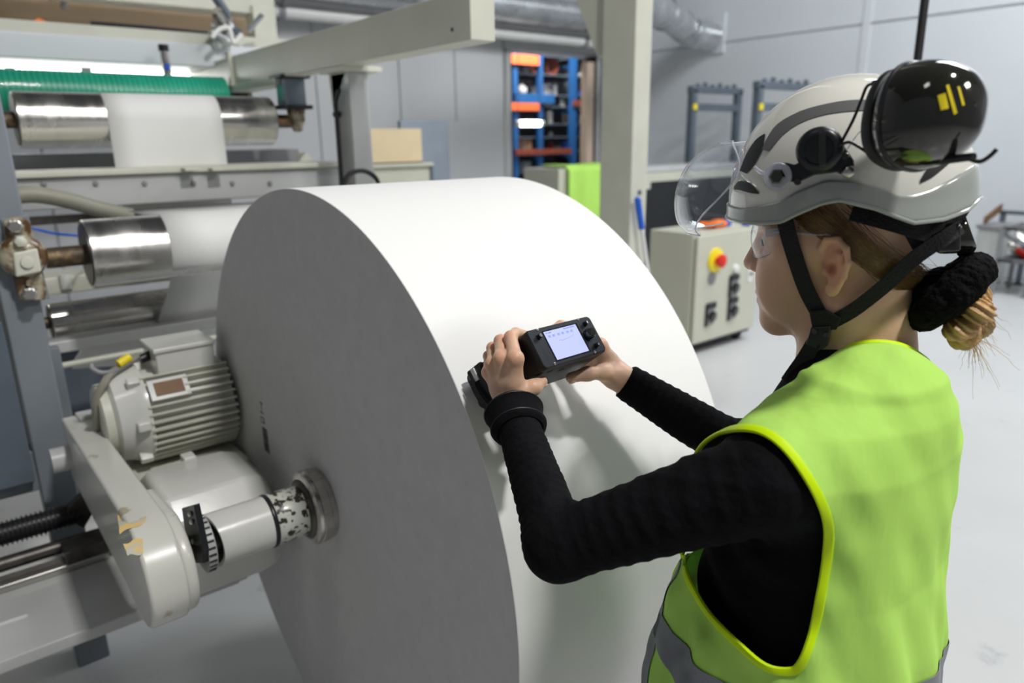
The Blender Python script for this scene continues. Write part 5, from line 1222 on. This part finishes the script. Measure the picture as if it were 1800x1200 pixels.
# trousers and shoes
tr_ = Field()
tr_.ell((TX, .375, .86), (.145, .11, .13), None, .03)
for s in (-1, 1): tr_.chain([(TX+s*.085, .37, .84), (TX+s*.095, .38, .47), (TX+s*.10, .35, .09)], [.078, .058, .052], .02)
tr_.plane((0, 0, .945), (0, 0, 1)).plane((0, 0, .045), (0, 0, -1)); V, F = tr_.mesh((.60, .22, .02), (1.04, .53, 1.0), .008); field_obj(V, F, 'trousers', 'trousers', person)
for s in (-1, 1):
    sf = Field(); x = TX+s*.10; sf.chain([(x, .33, .055), (x, .40, .052), (x+s*.004, .50, .038)], [.042, .042, .034], .02).cone((x, .34, .06), (x, .34, .12), .045, .046, .02).plane((0, 0, .012), (0, 0, -1))
    V, F = sf.mesh((x-.07, .26, 0.0), (x+.07, .57, .19), .006); o = field_obj(V, F, 'shoe', 'black_rubber', person)
    MB().prism([(x+.044*math.cos(a_)*(1 if math.sin(a_) < 0 else .92), .41+.128*math.sin(a_), 0.0) for a_ in np.linspace(0, 2*PI, 28, endpoint=False)], (0, 0, .016)).build('sole', 'black_plastic', o)
# ---------------------------------------------------------------- hair
hf = Field()
hf.ell(H(0, -.008, .056), (.0775, .0985, .088), HB, 0)
hf.ell(H(0, -.058, .000), (.062, .050, .060), HB, .03)
hf.cone(H(0, -.060, -.030), H(0, -.100, -.052), .036, .022, .02)
hf.disp = lambda Q: -(.0011*np.sin((Hinv(Q)[:, 2]*1.0+Hinv(Q)[:, 1]*.45)*620+2*np.sin(Hinv(Q)[:, 1]*60))+.0008*np.sin((Hinv(Q)[:, 2]+Hinv(Q)[:, 1]*.55)*1300+Hinv(Q)[:, 0]*200))
# hairline: temple, over the ear, down to the nape
def hair_cut(Q):
    q = Hinv(Q); y, z = q[:, 1], q[:, 2]
    line = np.interp(y, [-.14, -.088, -.050, -.022, -.012, .010, .030, .048, .060, .10], [-.080, -.068, -.052, -.022, .022, .034, .038, .052, .085, .10])
    return (line-z)*.75
hf.fn(hair_cut, H(0, 0, 0), .4, 0, True)
hf.cuts = []
V, F = hf.mesh((.74, .27, 1.36), (1.0, .56, 1.66), .0021)
hair = field_obj(V, F, 'hair', 'hair', person)
BUNC = np.array([-.002, -.124, -.072])
bun = Field()
for i in range(7):
    a_ = i*2*PI/7; bun.ell(H(BUNC[0]+.026*math.cos(a_), BUNC[1]-.010+.010*math.sin(2*a_), BUNC[2]-.001+.022*math.sin(a_)), (.0165, .018, .0125), HB @ np.array(Euler((a_, .3, a_)).to_matrix()), .006)
bun.disp = lambda Q: -.0020*np.sin(np.arctan2(Hinv(Q)[:, 2]-BUNC[2], Hinv(Q)[:, 0])*23+Hinv(Q)[:, 1]*420)
V, F = bun.mesh(H(0, -.13, -.07)-.09, H(0, -.13, -.07)+.09, .0018); field_obj(V, F, 'hair_bun', 'hair_blonde', person, label='lighter blonde hair bun')
# strands: swept back on the head, and loose ends of the bun
def strands(name, paths, r, m_, parent, label=None):
    cu = bpy.data.curves.new(name, 'CURVE'); cu.dimensions = '3D'; cu.bevel_depth = r; cu.bevel_resolution = 0; cu.use_fill_caps = False
    og = ORG[parent.name]
    for pth in paths:
        sp = cu.splines.new('POLY'); sp.points.add(len(pth)-1); q = np.concatenate([np.asarray(pth)-og, np.ones((len(pth), 1))], 1); sp.points.foreach_set('co', q.ravel()); n_ = len(pth)
        sp.points.foreach_set('radius', np.linspace(1, .35, n_))
    cu.materials.append(MATS[m_]); o = bpy.data.objects.new(name, cu); COL.objects.link(o); o.parent = parent; ORG[o.name] = og; o['kind'] = 'stuff'
    if label: o['label'] = label
    return o
paths = []
for s in (-1, 1):
    for k in range(330):
        y0 = rng.uniform(-.03, .052); z0 = np.interp(y0, [-.03, -.014, .010, .030, .052], [.0, .022, .036, .042, .062])+abs(rng.randn())*.018
        y1, z1 = -.098+rng.randn()*.006, -.045+rng.randn()*.010
        pth = []
        for t in np.linspace(0, 1, 14):
            y = y0+(y1-y0)*t; z = z0+(z1-z0)*t**1.15-.012*math.sin(PI*t)+.006*math.sin(PI*t)*rng.uniform(.6, 1.0)
            # project out to the hair cap
            cc_ = np.array([0, -.008, .03]); xx = .0785*math.sqrt(max(.0, 1-((y+.008)/.104)**2-((z-.05)/.125)**2)) if (((y+.008)/.104)**2+((z-.05)/.125)**2) < 1 else 0
            xx = max(xx, .030*(1-t))*1.005+rng.uniform(.0, .0012)
            pth.append(H(s*xx, y, z))
        paths.append(pth)
strands('hair_strands', paths, .00040, 'hair_brown', hair)
paths = []
for k in range(110):
    a_ = rng.uniform(0, 2*PI); c = np.array([BUNC[0]+.03*math.cos(a_), BUNC[1]-.014, BUNC[2]-.006+.024*math.sin(a_)])
    v = np.array([.35*math.cos(a_)+rng.randn()*.35, -.55+rng.randn()*.45, .2*math.sin(a_)-.35+rng.randn()*.5]); L0 = rng.uniform(.010, .030); pth = []
    g_ = np.zeros(3); 
    for t in np.linspace(0, 1, 9): pth.append(Hm(c+v*L0*t+np.array([0, 0, -.014])*t*t+rng.randn(3)*.0006))
    paths.append(pth)
strands('loose_strands', paths, .00035, 'hair_blonde', person, 'thin loose blonde strands')
sc_ = Field()
for i in range(13):
    a_ = i*2*PI/13; sc_.ell(H(BUNC[0]+.036*math.cos(a_), BUNC[1]+.010-.026*math.sin(a_), BUNC[2]+.026+.026*math.sin(a_)), (.019, .022, .019), HB @ np.array(Euler((a_*1.7, a_, .4)).to_matrix()), .006)
sc_.ell(H(BUNC[0], BUNC[1]+.012, BUNC[2]+.026), (.036, .038, .030), HB, .01)
sc_.disp = lambda Q: -.0012*np.sin(Q @ np.array([400., 330, 510]))*np.sin(Q @ np.array([-300., 450, 210]))
V, F = sc_.mesh(H(0, -.12, -.05)-.10, H(0, -.12, -.05)+.10, .0024); field_obj(V, F, 'scrunchie', 'scrunchie', person, label='black plush hair tie')

# ================================================================= SAFETY GLASSES
sg = thing('safety_glasses', 'clear wraparound safety glasses worn under the helmet', 'glasses', H(0, .08, .02))
V = []
for ps in np.linspace(-1.12, 1.12, 40):
    row = []
    for t in np.linspace(0, 1, 9):
        zt_, zb_ = .047, .006+.010*(abs(ps) < .22)*1.0+.010*abs(ps/1.12)**3
        z = zt_+(zb_-zt_)*t; row.append(H(.066*math.sin(ps), .046+.056*math.cos(ps)+.004*math.sin(PI*t), z))
    V.append(row)
MB().grid(V).build('lens', 'clear_visor', sg)
for row_ in (0, -1): MB().tube([r[row_] for r in V], .0009, 6).build('lens_edge', 'visor_edge', sg)
for s in (-1, 1):
    a_ = H(s*.0615, .068, .040)
    MB().tube(spline([H(s*.0605, .072, .040), H(s*.069, .050, .040), H(s*.0755, .018, .036), H(s*.0775, .000, .034), H(s*.076, -.018, .018)], 20), [.0030]*21 if False else .0018, 8).build('temple', 'visor_edge', sg)
    MB().box(a_, (.003, .008, .005), HB).build('hinge', 'visor_edge', sg, bevel=.001)

# ================================================================= HELMET
hel = thing('safety_helmet', 'glossy white safety helmet with grey stripe and raised ear muff on the head', 'helmet', H(0, 0, .07))
EA, EB, EC, EZ, EY = .118, .134, .142, .068, -.004
def zrim(y, ax=1.0):
    return np.interp(y, [-.135, -.125, -.103, -.078, -.046, -.013, .004, .030, .046, .070, .096, .13], [.060, .052, .046, .046, .064, .076, .074, .064, .056, .055, .056, .060])
def shell_pt(th_, z, off=0.0):
    k = math.sqrt(max(0.0, 1-((z-EZ)/EC)**2)) if z > EZ else 1+(EZ-z)*1.1
    return ((EA+off)*k*math.cos(th_), EY+(EB+off)*k*math.sin(th_), z+(off if z > EZ+.1 else 0)*max(0, (z-EZ)/EC))
def shell_grid(t0, t1, off, nth=120, nt=28, topf=None):
    V = []
    for th_ in np.linspace(0, 2*PI, nth, endpoint=False):
        y = EY+EB*math.sin(th_); z0 = zrim(y); z1 = EZ+EC-.00005 if topf is None else topf(y, th_)
        V.append([shell_pt(th_, z0+(z1-z0)*math.sin(t*PI/2) if topf is None else z0+(z1-z0)*t, off) for t in np.linspace(t0, t1, nt)])
    return [[H(*p) for p in r] for r in V]
MB().grid(shell_grid(0, 1, 0), cu=True).build('shell', 'helmet_white', hel, solid=.003)
def bandtop(y, th_):
    z = np.interp(y, [-.135, -.115, -.095, -.078, -.06, -.045, -.025, .0, .03, .05, .08, .10, .13], [.098, .088, .078, .074, .078, .086, .094, .098, .088, .078, .073, .072, .076]); return z
MB().grid(shell_grid(0, 1, .0028, nt=8, topf=bandtop), cu=True).build('lower_rim', 'helmet_grey', hel, solid=.002, label='greyer lower rim of the shell')
# rolled lip of the rim
lip = []
for th_ in np.linspace(0, 2*PI, 160, endpoint=False):
    y = EY+EB*math.sin(th_); lip.append(H(*shell_pt(th_, float(zrim(y)), .0030)))
MB().tube(lip, .0022, 8, closed=True).build('rim_lip', 'helmet_grey', hel)
MB().grid(shell_grid(.02, 1, -.010, nth=60, nt=12), cu=True).build('liner', 'webbing', hel)
def on_shell(px, py, off=.0, side=-1):
    """pixel -> head-frame point on the helmet shell (left side)"""
    r = CM.T @ np.array([(px-900)/F_PX, (600-py)/F_PX, -1.0]); o = (CO-HC) @ HB; d = r @ HB
    S = np.array([EA+off, EB+off, EC+off]); c = np.array([0, EY, EZ]); o2 = (o-c)/S; d2 = d/S
    A, B_, C2 = d2 @ d2, 2*o2 @ d2, o2 @ o2-1; disc = B_*B_-4*A*C2
    if disc > 0:
        q = o+d*((-B_-math.sqrt(disc))/2/A)
        if q[2] > EZ: return q
        # below the widest line: cylinder-like skirt
        o3, d3 = o2[:2], d2[:2]; A, B_, C2 = d3 @ d3, 2*o3 @ d3, o3 @ o3-1.02; disc = max(0, B_*B_-4*A*C2)
        return o+d*((-B_-math.sqrt(disc))/2/A)
    t = -B_/2/A; return o+d*t
def hmir(q): return np.array([-q[0], q[1], q[2]])
def patch(name, upper, lower, m_, off=.0024, n=40, rows=6, both=True, label=None):
    U = spline([(a, b, 0) for a, b in upper], n)[:, :2]; Lw = spline([(a, b, 0) for a, b in lower], n)[:, :2]; k = min(len(U), len(Lw))
    U = U[np.linspace(0, len(U)-1, k).astype(int)]; Lw = Lw[np.linspace(0, len(Lw)-1, k).astype(int)]
    G = [[on_shell(*(U[i]*(1-t)+Lw[i]*t), off=off) for t in np.linspace(0, 1, rows)] for i in range(k)]
    MB().grid([[Hm(q) for q in r] for r in G]).build(name, m_, hel, label=label)
    if both: MB().grid([[Hm(hmir(q)) for q in r] for r in G]).build(name, m_, hel, label=label)
patch('reflective_stripe', [(1338, 262), (1362, 222), (1400, 198), (1440, 185), (1490, 176), (1540, 176), (1590, 184)], [(1352, 266), (1378, 235), (1410, 214), (1450, 201), (1495, 195), (1540, 194), (1590, 202)], 'helmet_stripe', label='dark grey stripe')
patch('front_vent', [(1300, 300), (1312, 270), (1328, 246), (1343, 235)], [(1312, 305), (1326, 290), (1340, 262), (1345, 236)], 'black_rubber')
patch('front_vent', [(1290, 328), (1300, 318), (1318, 322), (1334, 338)], [(1290, 333), (1300, 334), (1318, 339), (1334, 341)], 'black_rubber')
patch('rear_vent', [(1618, 316), (1632, 294), (1650, 284), (1672, 282)], [(1618, 322), (1638, 312), (1656, 298), (1672, 284)], 'black_rubber')
# moulded crease lines in the rear side
crease = spline([(1490, 262, 0), (1512, 232, 0), (1540, 214, 0), (1565, 208, 0)], 20)[:, :2]
MB().tube([Hm(on_shell(a, b, .0002)) for a, b in crease], .0016, 6).build('crease', 'helmet_grey', hel)
# side mount plate, visor knob, muff pivot
def SP(px, py, x): return HX(px, py, x)
for s in (-1,):
    pl = [(1354, 298), (1366, 286), (1382, 286), (1396, 290), (1412, 280), (1430, 250), (1470, 240), (1482, 256), (1500, 282), (1500, 300), (1490, 312), (1470, 303), (1430, 308), (1400, 322), (1385, 318), (1372, 332), (1356, 328), (1348, 312)]
    MB().prism([SP(u, v, -.1265) for u, v in pl], _r*.010).build('mount_plate', 'black_plastic', hel, bevel=.002)
    c = SP(1368, 310, -.1275); ax = -_r
    MB().lathe(c, ax, [(0, .0145), (.003, .0150), (.005, .0140), (.005, .011)], 32).build('visor_ring', 'visor_edge', hel)
    MB().lathe(c, ax, [(0, .0085), (.006, .0085), (.008, .0065), (.0082, .003)], 6, smooth=False).build('visor_knob', 'black_gloss', hel)
    c = SP(1442, 263, -.1270)
    MB().lathe(c, ax, [(0, .0225), (.003, .0235), (.008, .0232), (.012, .0205), (.0135, .017), (.0135, .015), (.012, .014), (.013, .006)], 40).build('pivot_cap', 'black_plastic', hel)
    MB().box(SP(1446, 262, -.1415), (.0022, .0035, .017), HB).build('pivot_rib', 'black_gloss', hel, bevel=.001)
    MB().lathe(SP(1491, 302, -.1275), ax, [(0, .0065), (.002, .006), (.004, .0035)], 16).build('rivet', 'steel', hel)
    for q in ((1486, 275), (1402, 319)): MB().lathe(SP(q[0], q[1], -.1275), ax, [(0, .004), (.002, .0035)], 12).build('small_rivet', 'black_gloss', hel)
# right side mount (far side)
MB().lathe(H(.118, .0, .128), _r, [(0, .0225), (.008, .0232), (.013, .017), (.0135, .006)], 32).build('pivot_cap', 'black_plastic', hel)

def muff(side, label):
    """ear cup swung up behind the helmet; side -1 is the near (left) one"""
    t = thing('ear_muff', label, 'ear muff', Hm(np.array([side*.15, -.11, .15])))
    A = nrm(np.array([side*.62, -.78, .06])); U = nrm(np.cross(A, np.array([0, 0, 1.0]))); W_ = np.cross(U, A)
    ang = -side*0.30; U, W_ = U*math.cos(ang)+W_*math.sin(ang), -U*math.sin(ang)+W_*math.cos(ang)
    c0 = np.array([side*.144, -.0735, .150])
    def ring(hh, ru_, rw_, n=56, pw=2.4):
        out = []
        for a_ in np.linspace(0, 2*PI, n, endpoint=False):
            ca, sa = math.cos(a_), math.sin(a_); k = (abs(ca)**pw+abs(sa)**pw)**(-1/pw); out.append(Hm(c0+A*hh+U*ru_*k*ca+W_*rw_*k*sa))
        return out
    pr_ = [(0, .030, .034), (0, .040, .0465), (.006, .0425, .049), (.012, .043, .0495), (.028, .0425, .048), (.042, .040, .045), (.054, .0355, .039), (.064, .027, .030), (.070, .016, .018), (.072, .002, .002)]
    MB().grid([ring(*q) for q in pr_], cv=True).build('cup', 'black_gloss', t)
    MB().grid([ring(a, b, c) for a, b, c in [(.002, .034, .040), (-.002, .041, .047), (-.008, .042, .048), (-.014, .039, .045), (-.015, .030, .036), (-.008, .024, .030)]], cv=True).build('cushion', 'black_rubber', t)
    MB().grid([ring(a, b, c) for a, b, c in [(.008, .0432, .0497), (.0095, .0445, .0510), (.0125, .0445, .0510), (.014, .0432, .0495)]], cv=True).build('seal_ring', 'black_plastic', t)
    return t, c0, A, U, W_
t, c0, A, U, W_ = muff(-1, 'glossy black ear muff cup with yellow mark, raised on the near side')
# yellow print on the cup: three short slanted marks on a block
def on_cup(px, py, lift=.0008):
    # nearest cup vertex direction by marching the pixel ray
    cup = [ch for ch in t.children if ch.name.startswith('cup')][0]
    og = ORG[t.name]; me = cup.data; vs = np.empty(len(me.vertices)*3); me.vertices.foreach_get('co', vs); vs = vs.reshape(-1, 3)+og
    global _cupbvh
    if '_cupbvh' not in globals(): _cupbvh = BVHTree.FromPolygons([tuple(v) for v in vs], [tuple(p.vertices) for p in me.polygons])
    r = nrm(CM.T @ np.array([(px-900)/F_PX, (600-py)/F_PX, -1.0])); hit = _cupbvh.ray_cast(Vector(CO), Vector(r))
    return np.array(hit[0])-r*lift if hit[0] is not None else CO+r*.65
for i, q in enumerate([[(1648, 168), (1662, 163), (1668, 190), (1654, 194)], [(1663, 150), (1668, 148), (1683, 198), (1677, 202)], [(1683, 152), (1687, 152), (1696, 184), (1692, 186)]]):
    A4 = np.array(q, float); MB().grid([[on_cup(*((A4[0]*(1-s)+A4[1]*s)*(1-tt)+(A4[3]*(1-s)+A4[2]*s)*tt)) for tt in np.linspace(0, 1, 8)] for s in np.linspace(0, 1, 4)]).build('yellow_mark', 'yellow', t)
# wire arms
w1 = [SP(1470, 268, -.135), SP(1478, 252, -.134), SP(1500, 210, -.136), SP(1513, 178, -.136), SP(1524, 152, -.137), SP(1537, 147, -.138)]
MB().tube(spline(w1, 40), .0016, 8).build('wire_arm', 'black_plastic', t)
MB().tube([SP(1535, 148, -.138), SP(1600, 132, -.150), SP(1678, 114, -.175)], [.0038, .0042, .0030], 8).build('arm_sleeve', 'black_plastic', t)
w2 = [SP(1465, 262, -.139), SP(1490, 250, -.137), SP(1508, 257, -.137), SP(1535, 275, -.138), SP(1560, 292, -.140), SP(1575, 291, -.142)]
MB().tube(spline(w2, 40), .0016, 8).build('wire_arm', 'black_plastic', t)
MB().tube([SP(1568, 292, -.141), SP(1640, 283, -.165), SP(1712, 275, -.195)], [.0040, .0044, .0035], 8).build('arm_sleeve', 'black_plastic', t)
MB().tube(spline([SP(1700, 278, -.19), SP(1722, 284, -.195), SP(1740, 274, -.197), SP(1752, 262, -.197)], 14), .0020, 8).build('yoke_end', 'black_plastic', t)
t2, c2_, A2_, U2_, W2_ = muff(1, 'far black ear muff cup behind the helmet, mostly hidden')
c_ = c2_; MB().tube(spline([H(.128, 0, .130), H(.137, -.03, .17), H(.14, -.055, .185), H(.150, -.085, .185)], 24), .0018, 8).build('wire_arm', 'black_plastic', t2)

# visor
V = []
prof_ = [(.141, .150), (.160, .145), (.183, .128), (.197, .105), (.203, .080), (.200, .056), (.187, .042)]
prof_ = spline([(a, b, 0) for a, b in prof_], 24)[:, :2]
for ps_ in np.linspace(-1, 1, 44):
    row = []
    for j, (yy, zz) in enumerate(prof_):
        tj = j/(len(prof_)-1); ps = ps_*(1.02+.40*math.sin(PI*min(1, tj*1.15))**1.3-.20*tj)
        row.append(H(.104*math.sin(ps)*(1-.10*(1-tj)**2), .058+(yy-.058)*max(0, math.cos(ps))**.85, zz))
    V.append(row)
vz = MB().grid(V).build('visor', 'clear_visor', hel, label='short clear visor')
MB().grid([[p+(H(0, .05, .09)-p)*.022 for p in r] for r in V]).build('visor_inner_face', 'clear_visor', vz)
for s in (-1, 1):
    MB().tube(spline([V[0 if s < 0 else -1][j] for j in range(0, len(prof_), 3)], 40), .0011, 6).build('visor_edge', 'visor_edge', vz)
    MB().tube(spline([H(s*.098, .078, .118), H(s*.112, .068, .112), H(s*.120, .052, .108)], 12), .0022, 6).build('visor_arm', 'visor_edge', vz)
MB().tube(spline([r[-1] for r in V[::4]], 60), .0012, 6).build('visor_edge', 'visor_edge', vz)
MB().tube(spline([r[0] for r in V[::4]], 60), .0012, 6).build('visor_edge', 'visor_edge', vz)

# chin strap webbing
def ribbon(pts, width, th_, nrm_hint, n=40):
    c = spline(pts, n); T = np.gradient(c, axis=0); T /= np.linalg.norm(T, axis=1)[:, None]; hN = np.array([nrm(nh) for nh in (spline(nrm_hint, n) if len(nrm_hint) > 1 else [nrm_hint[0]]*len(c))])
    S2 = np.cross(T, hN[:len(c)]); S2 /= np.linalg.norm(S2, axis=1)[:, None]; N2 = np.cross(S2, T)
    m = MB(); return m.grid([[p+s_*a*width/2+n_*b*th_/2 for a, b in ((-1, -1), (1, -1), (1, 1), (-1, 1))] for p, s_, n_ in zip(c, S2, N2)], cv=True, smooth=False)
ln = -_r
ribbon([SP(1378, 375, -.076), SP(1385, 410, -.079), SP(1400, 460, -.077), SP(1418, 510, -.074), SP(1440, 552, -.072)], .0185, .0018, [ln+_f*.15]).build('front_strap', 'webbing', hel)
ribbon([SP(1690, 398, -.030), SP(1660, 418, -.050), SP(1610, 452, -.062), SP(1560, 498, -.066), SP(1500, 545, -.070), SP(1450, 572, -.073)], .0165, .0018, [ln-_f*.3]).build('rear_strap', 'webbing', hel)
MB().prism([SP(1422, 548, -.080), SP(1452, 545, -.080), SP(1478, 560, -.079), (SP(1470, 580, -.079)), SP(1428, 578, -.080)], _r*.006).build('strap_junction', 'webbing', hel, bevel=.001)
MB().prism([SP(1425, 575, -.082), SP(1460, 573, -.082), SP(1456, 606, -.082), SP(1440, 618, -.082), SP(1416, 606, -.082)], _r*.009).build('buckle', 'black_plastic', hel, bevel=.002)
for q in ((1432, 582), (1452, 588)): MB().lathe(SP(q[0], q[1], -.083), ln, [(0, .0035), (.002, .003)], 12).build('buckle_stud', 'black_gloss', hel)
ribbon([SP(1432, 600, -.080), SP(1415, 628, -.080), SP(1398, 652, -.080), SP(1384, 672, -.080)], .0175, .0018, [ln+_f*.25]).build('strap_tail', 'webbing', hel)
ribbon([H(.078, .045, .055), H(.074, .024, -.05), H(.060, .020, -.088), H(.03, .034, -.108), H(0, .036, -.112), H(-.035, .030, -.106), H(-.062, .016, -.088), SP(1440, 590, -.078)], .016, .0018, [(0, 0, 1), (0, 0, -1)] if False else [(0.3, .2, -1)]).build('under_chin_strap', 'webbing', hel)
# harness behind the head with size dial
ribbon([H(-.080, -.02, .060), H(-.074, -.060, .045), H(-.052, -.092, .030), H(0, -.108, .024), H(.052, -.092, .030), H(.074, -.060, .045)], .020, .003, [(0, 0, 1)] if False else [ln*0.6-_f*.8], n=50).build('head_band', 'webbing', hel)
ribbon([SP(1690, 350, -.02), SP(1670, 378, -.03), SP(1640, 405, -.045), SP(1600, 430, -.058)], .030, .002, [ln-_f*.5]).build('nape_band', 'webbing', hel)
c = H(0, -.112, .016)
MB().lathe(c, -_f+np.array([0, 0, .35]), [(0, .019), (.004, .024), (.018, .024), (.023, .020), (.024, .008)], 28).build('size_dial', 'black_gloss', hel)
MB().box(H(-.010, -.112, .020), (.028, .012, .017), HB).build('dial_housing', 'black_gloss', hel, bevel=.005)

# ================================================================= MEASURING DEVICE
dv = thing('measuring_device', 'black handheld gauge with a lit display held against the reel', 'measuring device', D(0, 0, -.148))
Wd, Hd, Dd = .147, .064, .100
def dbox(name, u0, u1, v0, v1, n0, n1, m_, bev, parent=dv, label=None, seg=4):
    return MB().box(D((u0+u1)/2, (v0+v1)/2, (n0+n1)/2), ((u1-u0)/2, (v1-v0)/2, (n1-n0)/2), DB).build(name, m_, parent, bevel=bev, seg=seg, label=label)
# housing with rounded upright edges
def rrect(w_, h_, r, n=8):
    out = []
    for (cx_, cy_, a0) in ((w_/2-r, h_/2-r, 0), (-w_/2+r, h_/2-r, PI/2), (-w_/2+r, -h_/2+r, PI), (w_/2-r, -h_/2+r, 1.5*PI)):
        for a_ in np.linspace(a0, a0+PI/2, n): out.append((cx_+r*math.cos(a_), cy_+r*math.sin(a_)))
    return out
m = MB(); ol = rrect(Wd, Hd, .0075)
rows = [[D(u*f, v*f2, n_) for u, v in ol] for f, f2, n_ in ((.985, .97, 0.0), (1, 1, -.0022), (1, 1, -.0120), (.994, .986, -.0124), (.994, .986, -.0132), (1, 1, -.0136), (1, 1, -Dd+.002), (.985, .97, -Dd))]
m.grid(rows, cv=True); nn = len(ol); m.add(rows[0], [tuple(range(nn-1, -1, -1))]).add(rows[-1], [tuple(range(nn))])
m.build('housing', 'anodized_dark', dv)
m = MB(); ol2 = rrect(Wd-.004, Hd-.004, .006); m.prism([D(u, v, -.0005) for u, v in ol2], DB[:, 2]*.0013).build('front_panel', 'anodized', dv)
MB().prism([D(u, v, .0007) for u, v in ((-.0585, -.030), (-.0580, -.030), (-.0580, .030), (-.0585, .030))], DB[:, 2]*.0002).build('panel_groove', 'black_print', dv)
# screen position from the photograph corners on the front plane
def DP(px, py, n_=.0008):
    r = CM.T @ np.array([(px-900)/F_PX, (600-py)/F_PX, -1.0]); nn_ = DB[:, 2]; t_ = ((DC+nn_*n_-CO) @ nn_)/(r @ nn_); q = CO+r*t_; l = DB.T @ (q-DC); return l
sq = [DP(954.7, 584), DP(1010, 570), DP(1035.5, 616), DP(979.5, 633)]
su0, su1 = (sq[0][0]+sq[3][0])/2, (sq[1][0]+sq[2][0])/2; sv0, sv1 = (sq[2][1]+sq[3][1])/2, (sq[0][1]+sq[1][1])/2
bz = dbox('screen_bezel', su0-.0022, su1+.0045, sv0-.0018, sv1+.0018, .0004, .0012, 'black_gloss', 0)
scn = dbox('display', su0, su1, sv0, sv1, .0012, .0015, 'screen_glow', 0, label='lit pale blue display')
# display content: time line, icon row, thin curve
def scr(u, v): return D(su0+(su1-su0)*u, sv0+(sv1-sv0)*v, .0017)
def sline(a, b, w_=.0006, m=None):
    a3, b3 = scr(*a), scr(*b); d_ = nrm(b3-a3); s_ = np.cross(d_, DB[:, 2]); m.hexa([a3-s_*w_/2, b3-s_*w_/2, b3+s_*w_/2, a3+s_*w_/2, a3-s_*w_/2+DB[:, 2]*.0002, b3-s_*w_/2+DB[:, 2]*.0002, b3+s_*w_/2+DB[:, 2]*.0002, a3+s_*w_/2+DB[:, 2]*.0002])
m = MB(); crv = [(0.30, .60), (.36, .61), (.42, .575), (.5, .60), (.56, .60), (.64, .62), (.70, .63), (.76, .65), (.80, .69)]
for a_, b_ in zip(crv[:-1], crv[1:]): sline(a_, b_, .0004, m)
sline((.04, .93), (.10, .93), .0012, m); sline((.12, .93), (.20, .935), .0018, m)
for k in range(9): u0 = .60+.038*k; sline((u0, .945), (u0+.022, .945), .0020 if k % 3 else .0026, m)
for k in range(6):
    u0 = .06+.14*k; sline((u0, .84), (u0+.075, .84), .0005, m); sline((u0, .78), (u0+.075, .78), .0005, m); sline((u0+.01, .81), (u0+.06, .815), .0012, m)
    if k % 2: sline((u0, .78), (u0, .84), .0005, m)
    else: sline((u0+.075, .78), (u0+.075, .84), .0005, m)
m.build('display_graphics', 'screen_ink', scn)
for (px, py) in ((944.5, 579.5), (1016, 561.5), (1045.5, 618.5), (975, 639.5)):
    l = DP(px, py); o = MB().lathe(D(l[0], l[1], .0008), DB[:, 2], [(0, .0024), (.0006, .0024), (.0007, .0014), (.0002, .0013)], 16).build('corner_screw', 'steel', dv)
for (px, py, tx) in ((946, 592.5, 'power'), (1027.5, 569.5, 'mark'), (1047, 607.5, 'enter')):
    l = DP(px, py); b = MB().lathe(D(l[0], l[1], .0008), DB[:, 2], [(0, .0045), (.001, .0042), (.001, .0036), (.0062, .0035), (.0068, .0028)], 20).build('push_button', 'black_plastic', dv)
    m = MB(); c = lambda a, b_: D(l[0]+a, l[1]+b_, .0077)
    if tx == 'power':
        a2 = np.linspace(0, 2*PI, 16, endpoint=False); m.tube([c(.0019*math.cos(z), .0019*math.sin(z)) for z in a2], .0003, 5, closed=True)
    elif tx == 'mark': m.box(c(0, 0), (.0010, .0019, .0003), DB)
    else: m.box(c(.0008, 0), (.0004, .0015, .0003), DB).box(c(0, -.0011), (.0014, .0004, .0003), DB)
    m.build('button_print', 'white_print', b)
l = DP(1032, 589); kn = MB().lathe(D(l[0], l[1], .0008), DB[:, 2], [(0, .0078), (.001, .0078), (.001, .0072), (.0025, .0082), (.0115, .0078), (.0125, .0070), (.0126, .003)], 36).build('rotary_knob', 'black_gloss', dv)
for k in range(18):
    a_ = 2*PI*k/18; MB().box(D(l[0]+.0081*math.cos(a_), l[1]+.0081*math.sin(a_), .0060), (.0004, .0004, .0040), DB).build('knob_ridge', 'black_plastic', kn)
for (u, n_) in ((-.045, -.020), (-.010, -.03)):
    MB().box(D(u, -.0322, n_), (.005, .0006, .0022), DB).build('port_cover', 'black_rubber', dv, bevel=.0003)
# sensing head below the housing, with ridged roller and bright insert
hd = dbox('sensing_head', -.092, -.030, -.036, .034, -.138, -Dd-.0002, 'anodized_dark', .004)
dbox('side_bracket', -.0925, -.086, -.030, .034, -.135, -.098, 'black_plastic', .002, hd)
MB().box(D(-.0935, .022, -.118), (.0016, .010, .0045), DB).build('bright_insert', 'white_plastic', hd, bevel=.0008, label='bright metal insert')
for k in range(9):
    MB().lathe(D(-.088+.0062*k, -.018, -.1375), DB[:, 0], [(0, .007), (.0006, .0100), (.0042, .0100), (.0048, .007)], 24).build('roller_ridge', 'black_rubber', hd)
for k in range(6):
    MB().lathe(D(-.088+.0090*k, .022, -.1385), DB[:, 0], [(0, .006), (.0006, .0088), (.006, .0088), (.0066, .006)], 20).build('guide_wheel', 'black_rubber', hd)
stp = ribbon([D(-.097, .018, -.128), D(-.099, -.006, -.126), D(-.100, -.030, -.118), D(-.100, -.052, -.100), D(-.097, -.062, -.078)], .012, .002, [-DB[:, 0]]).build('hand_strap', 'webbing', dv, label='black ribbed hand strap')
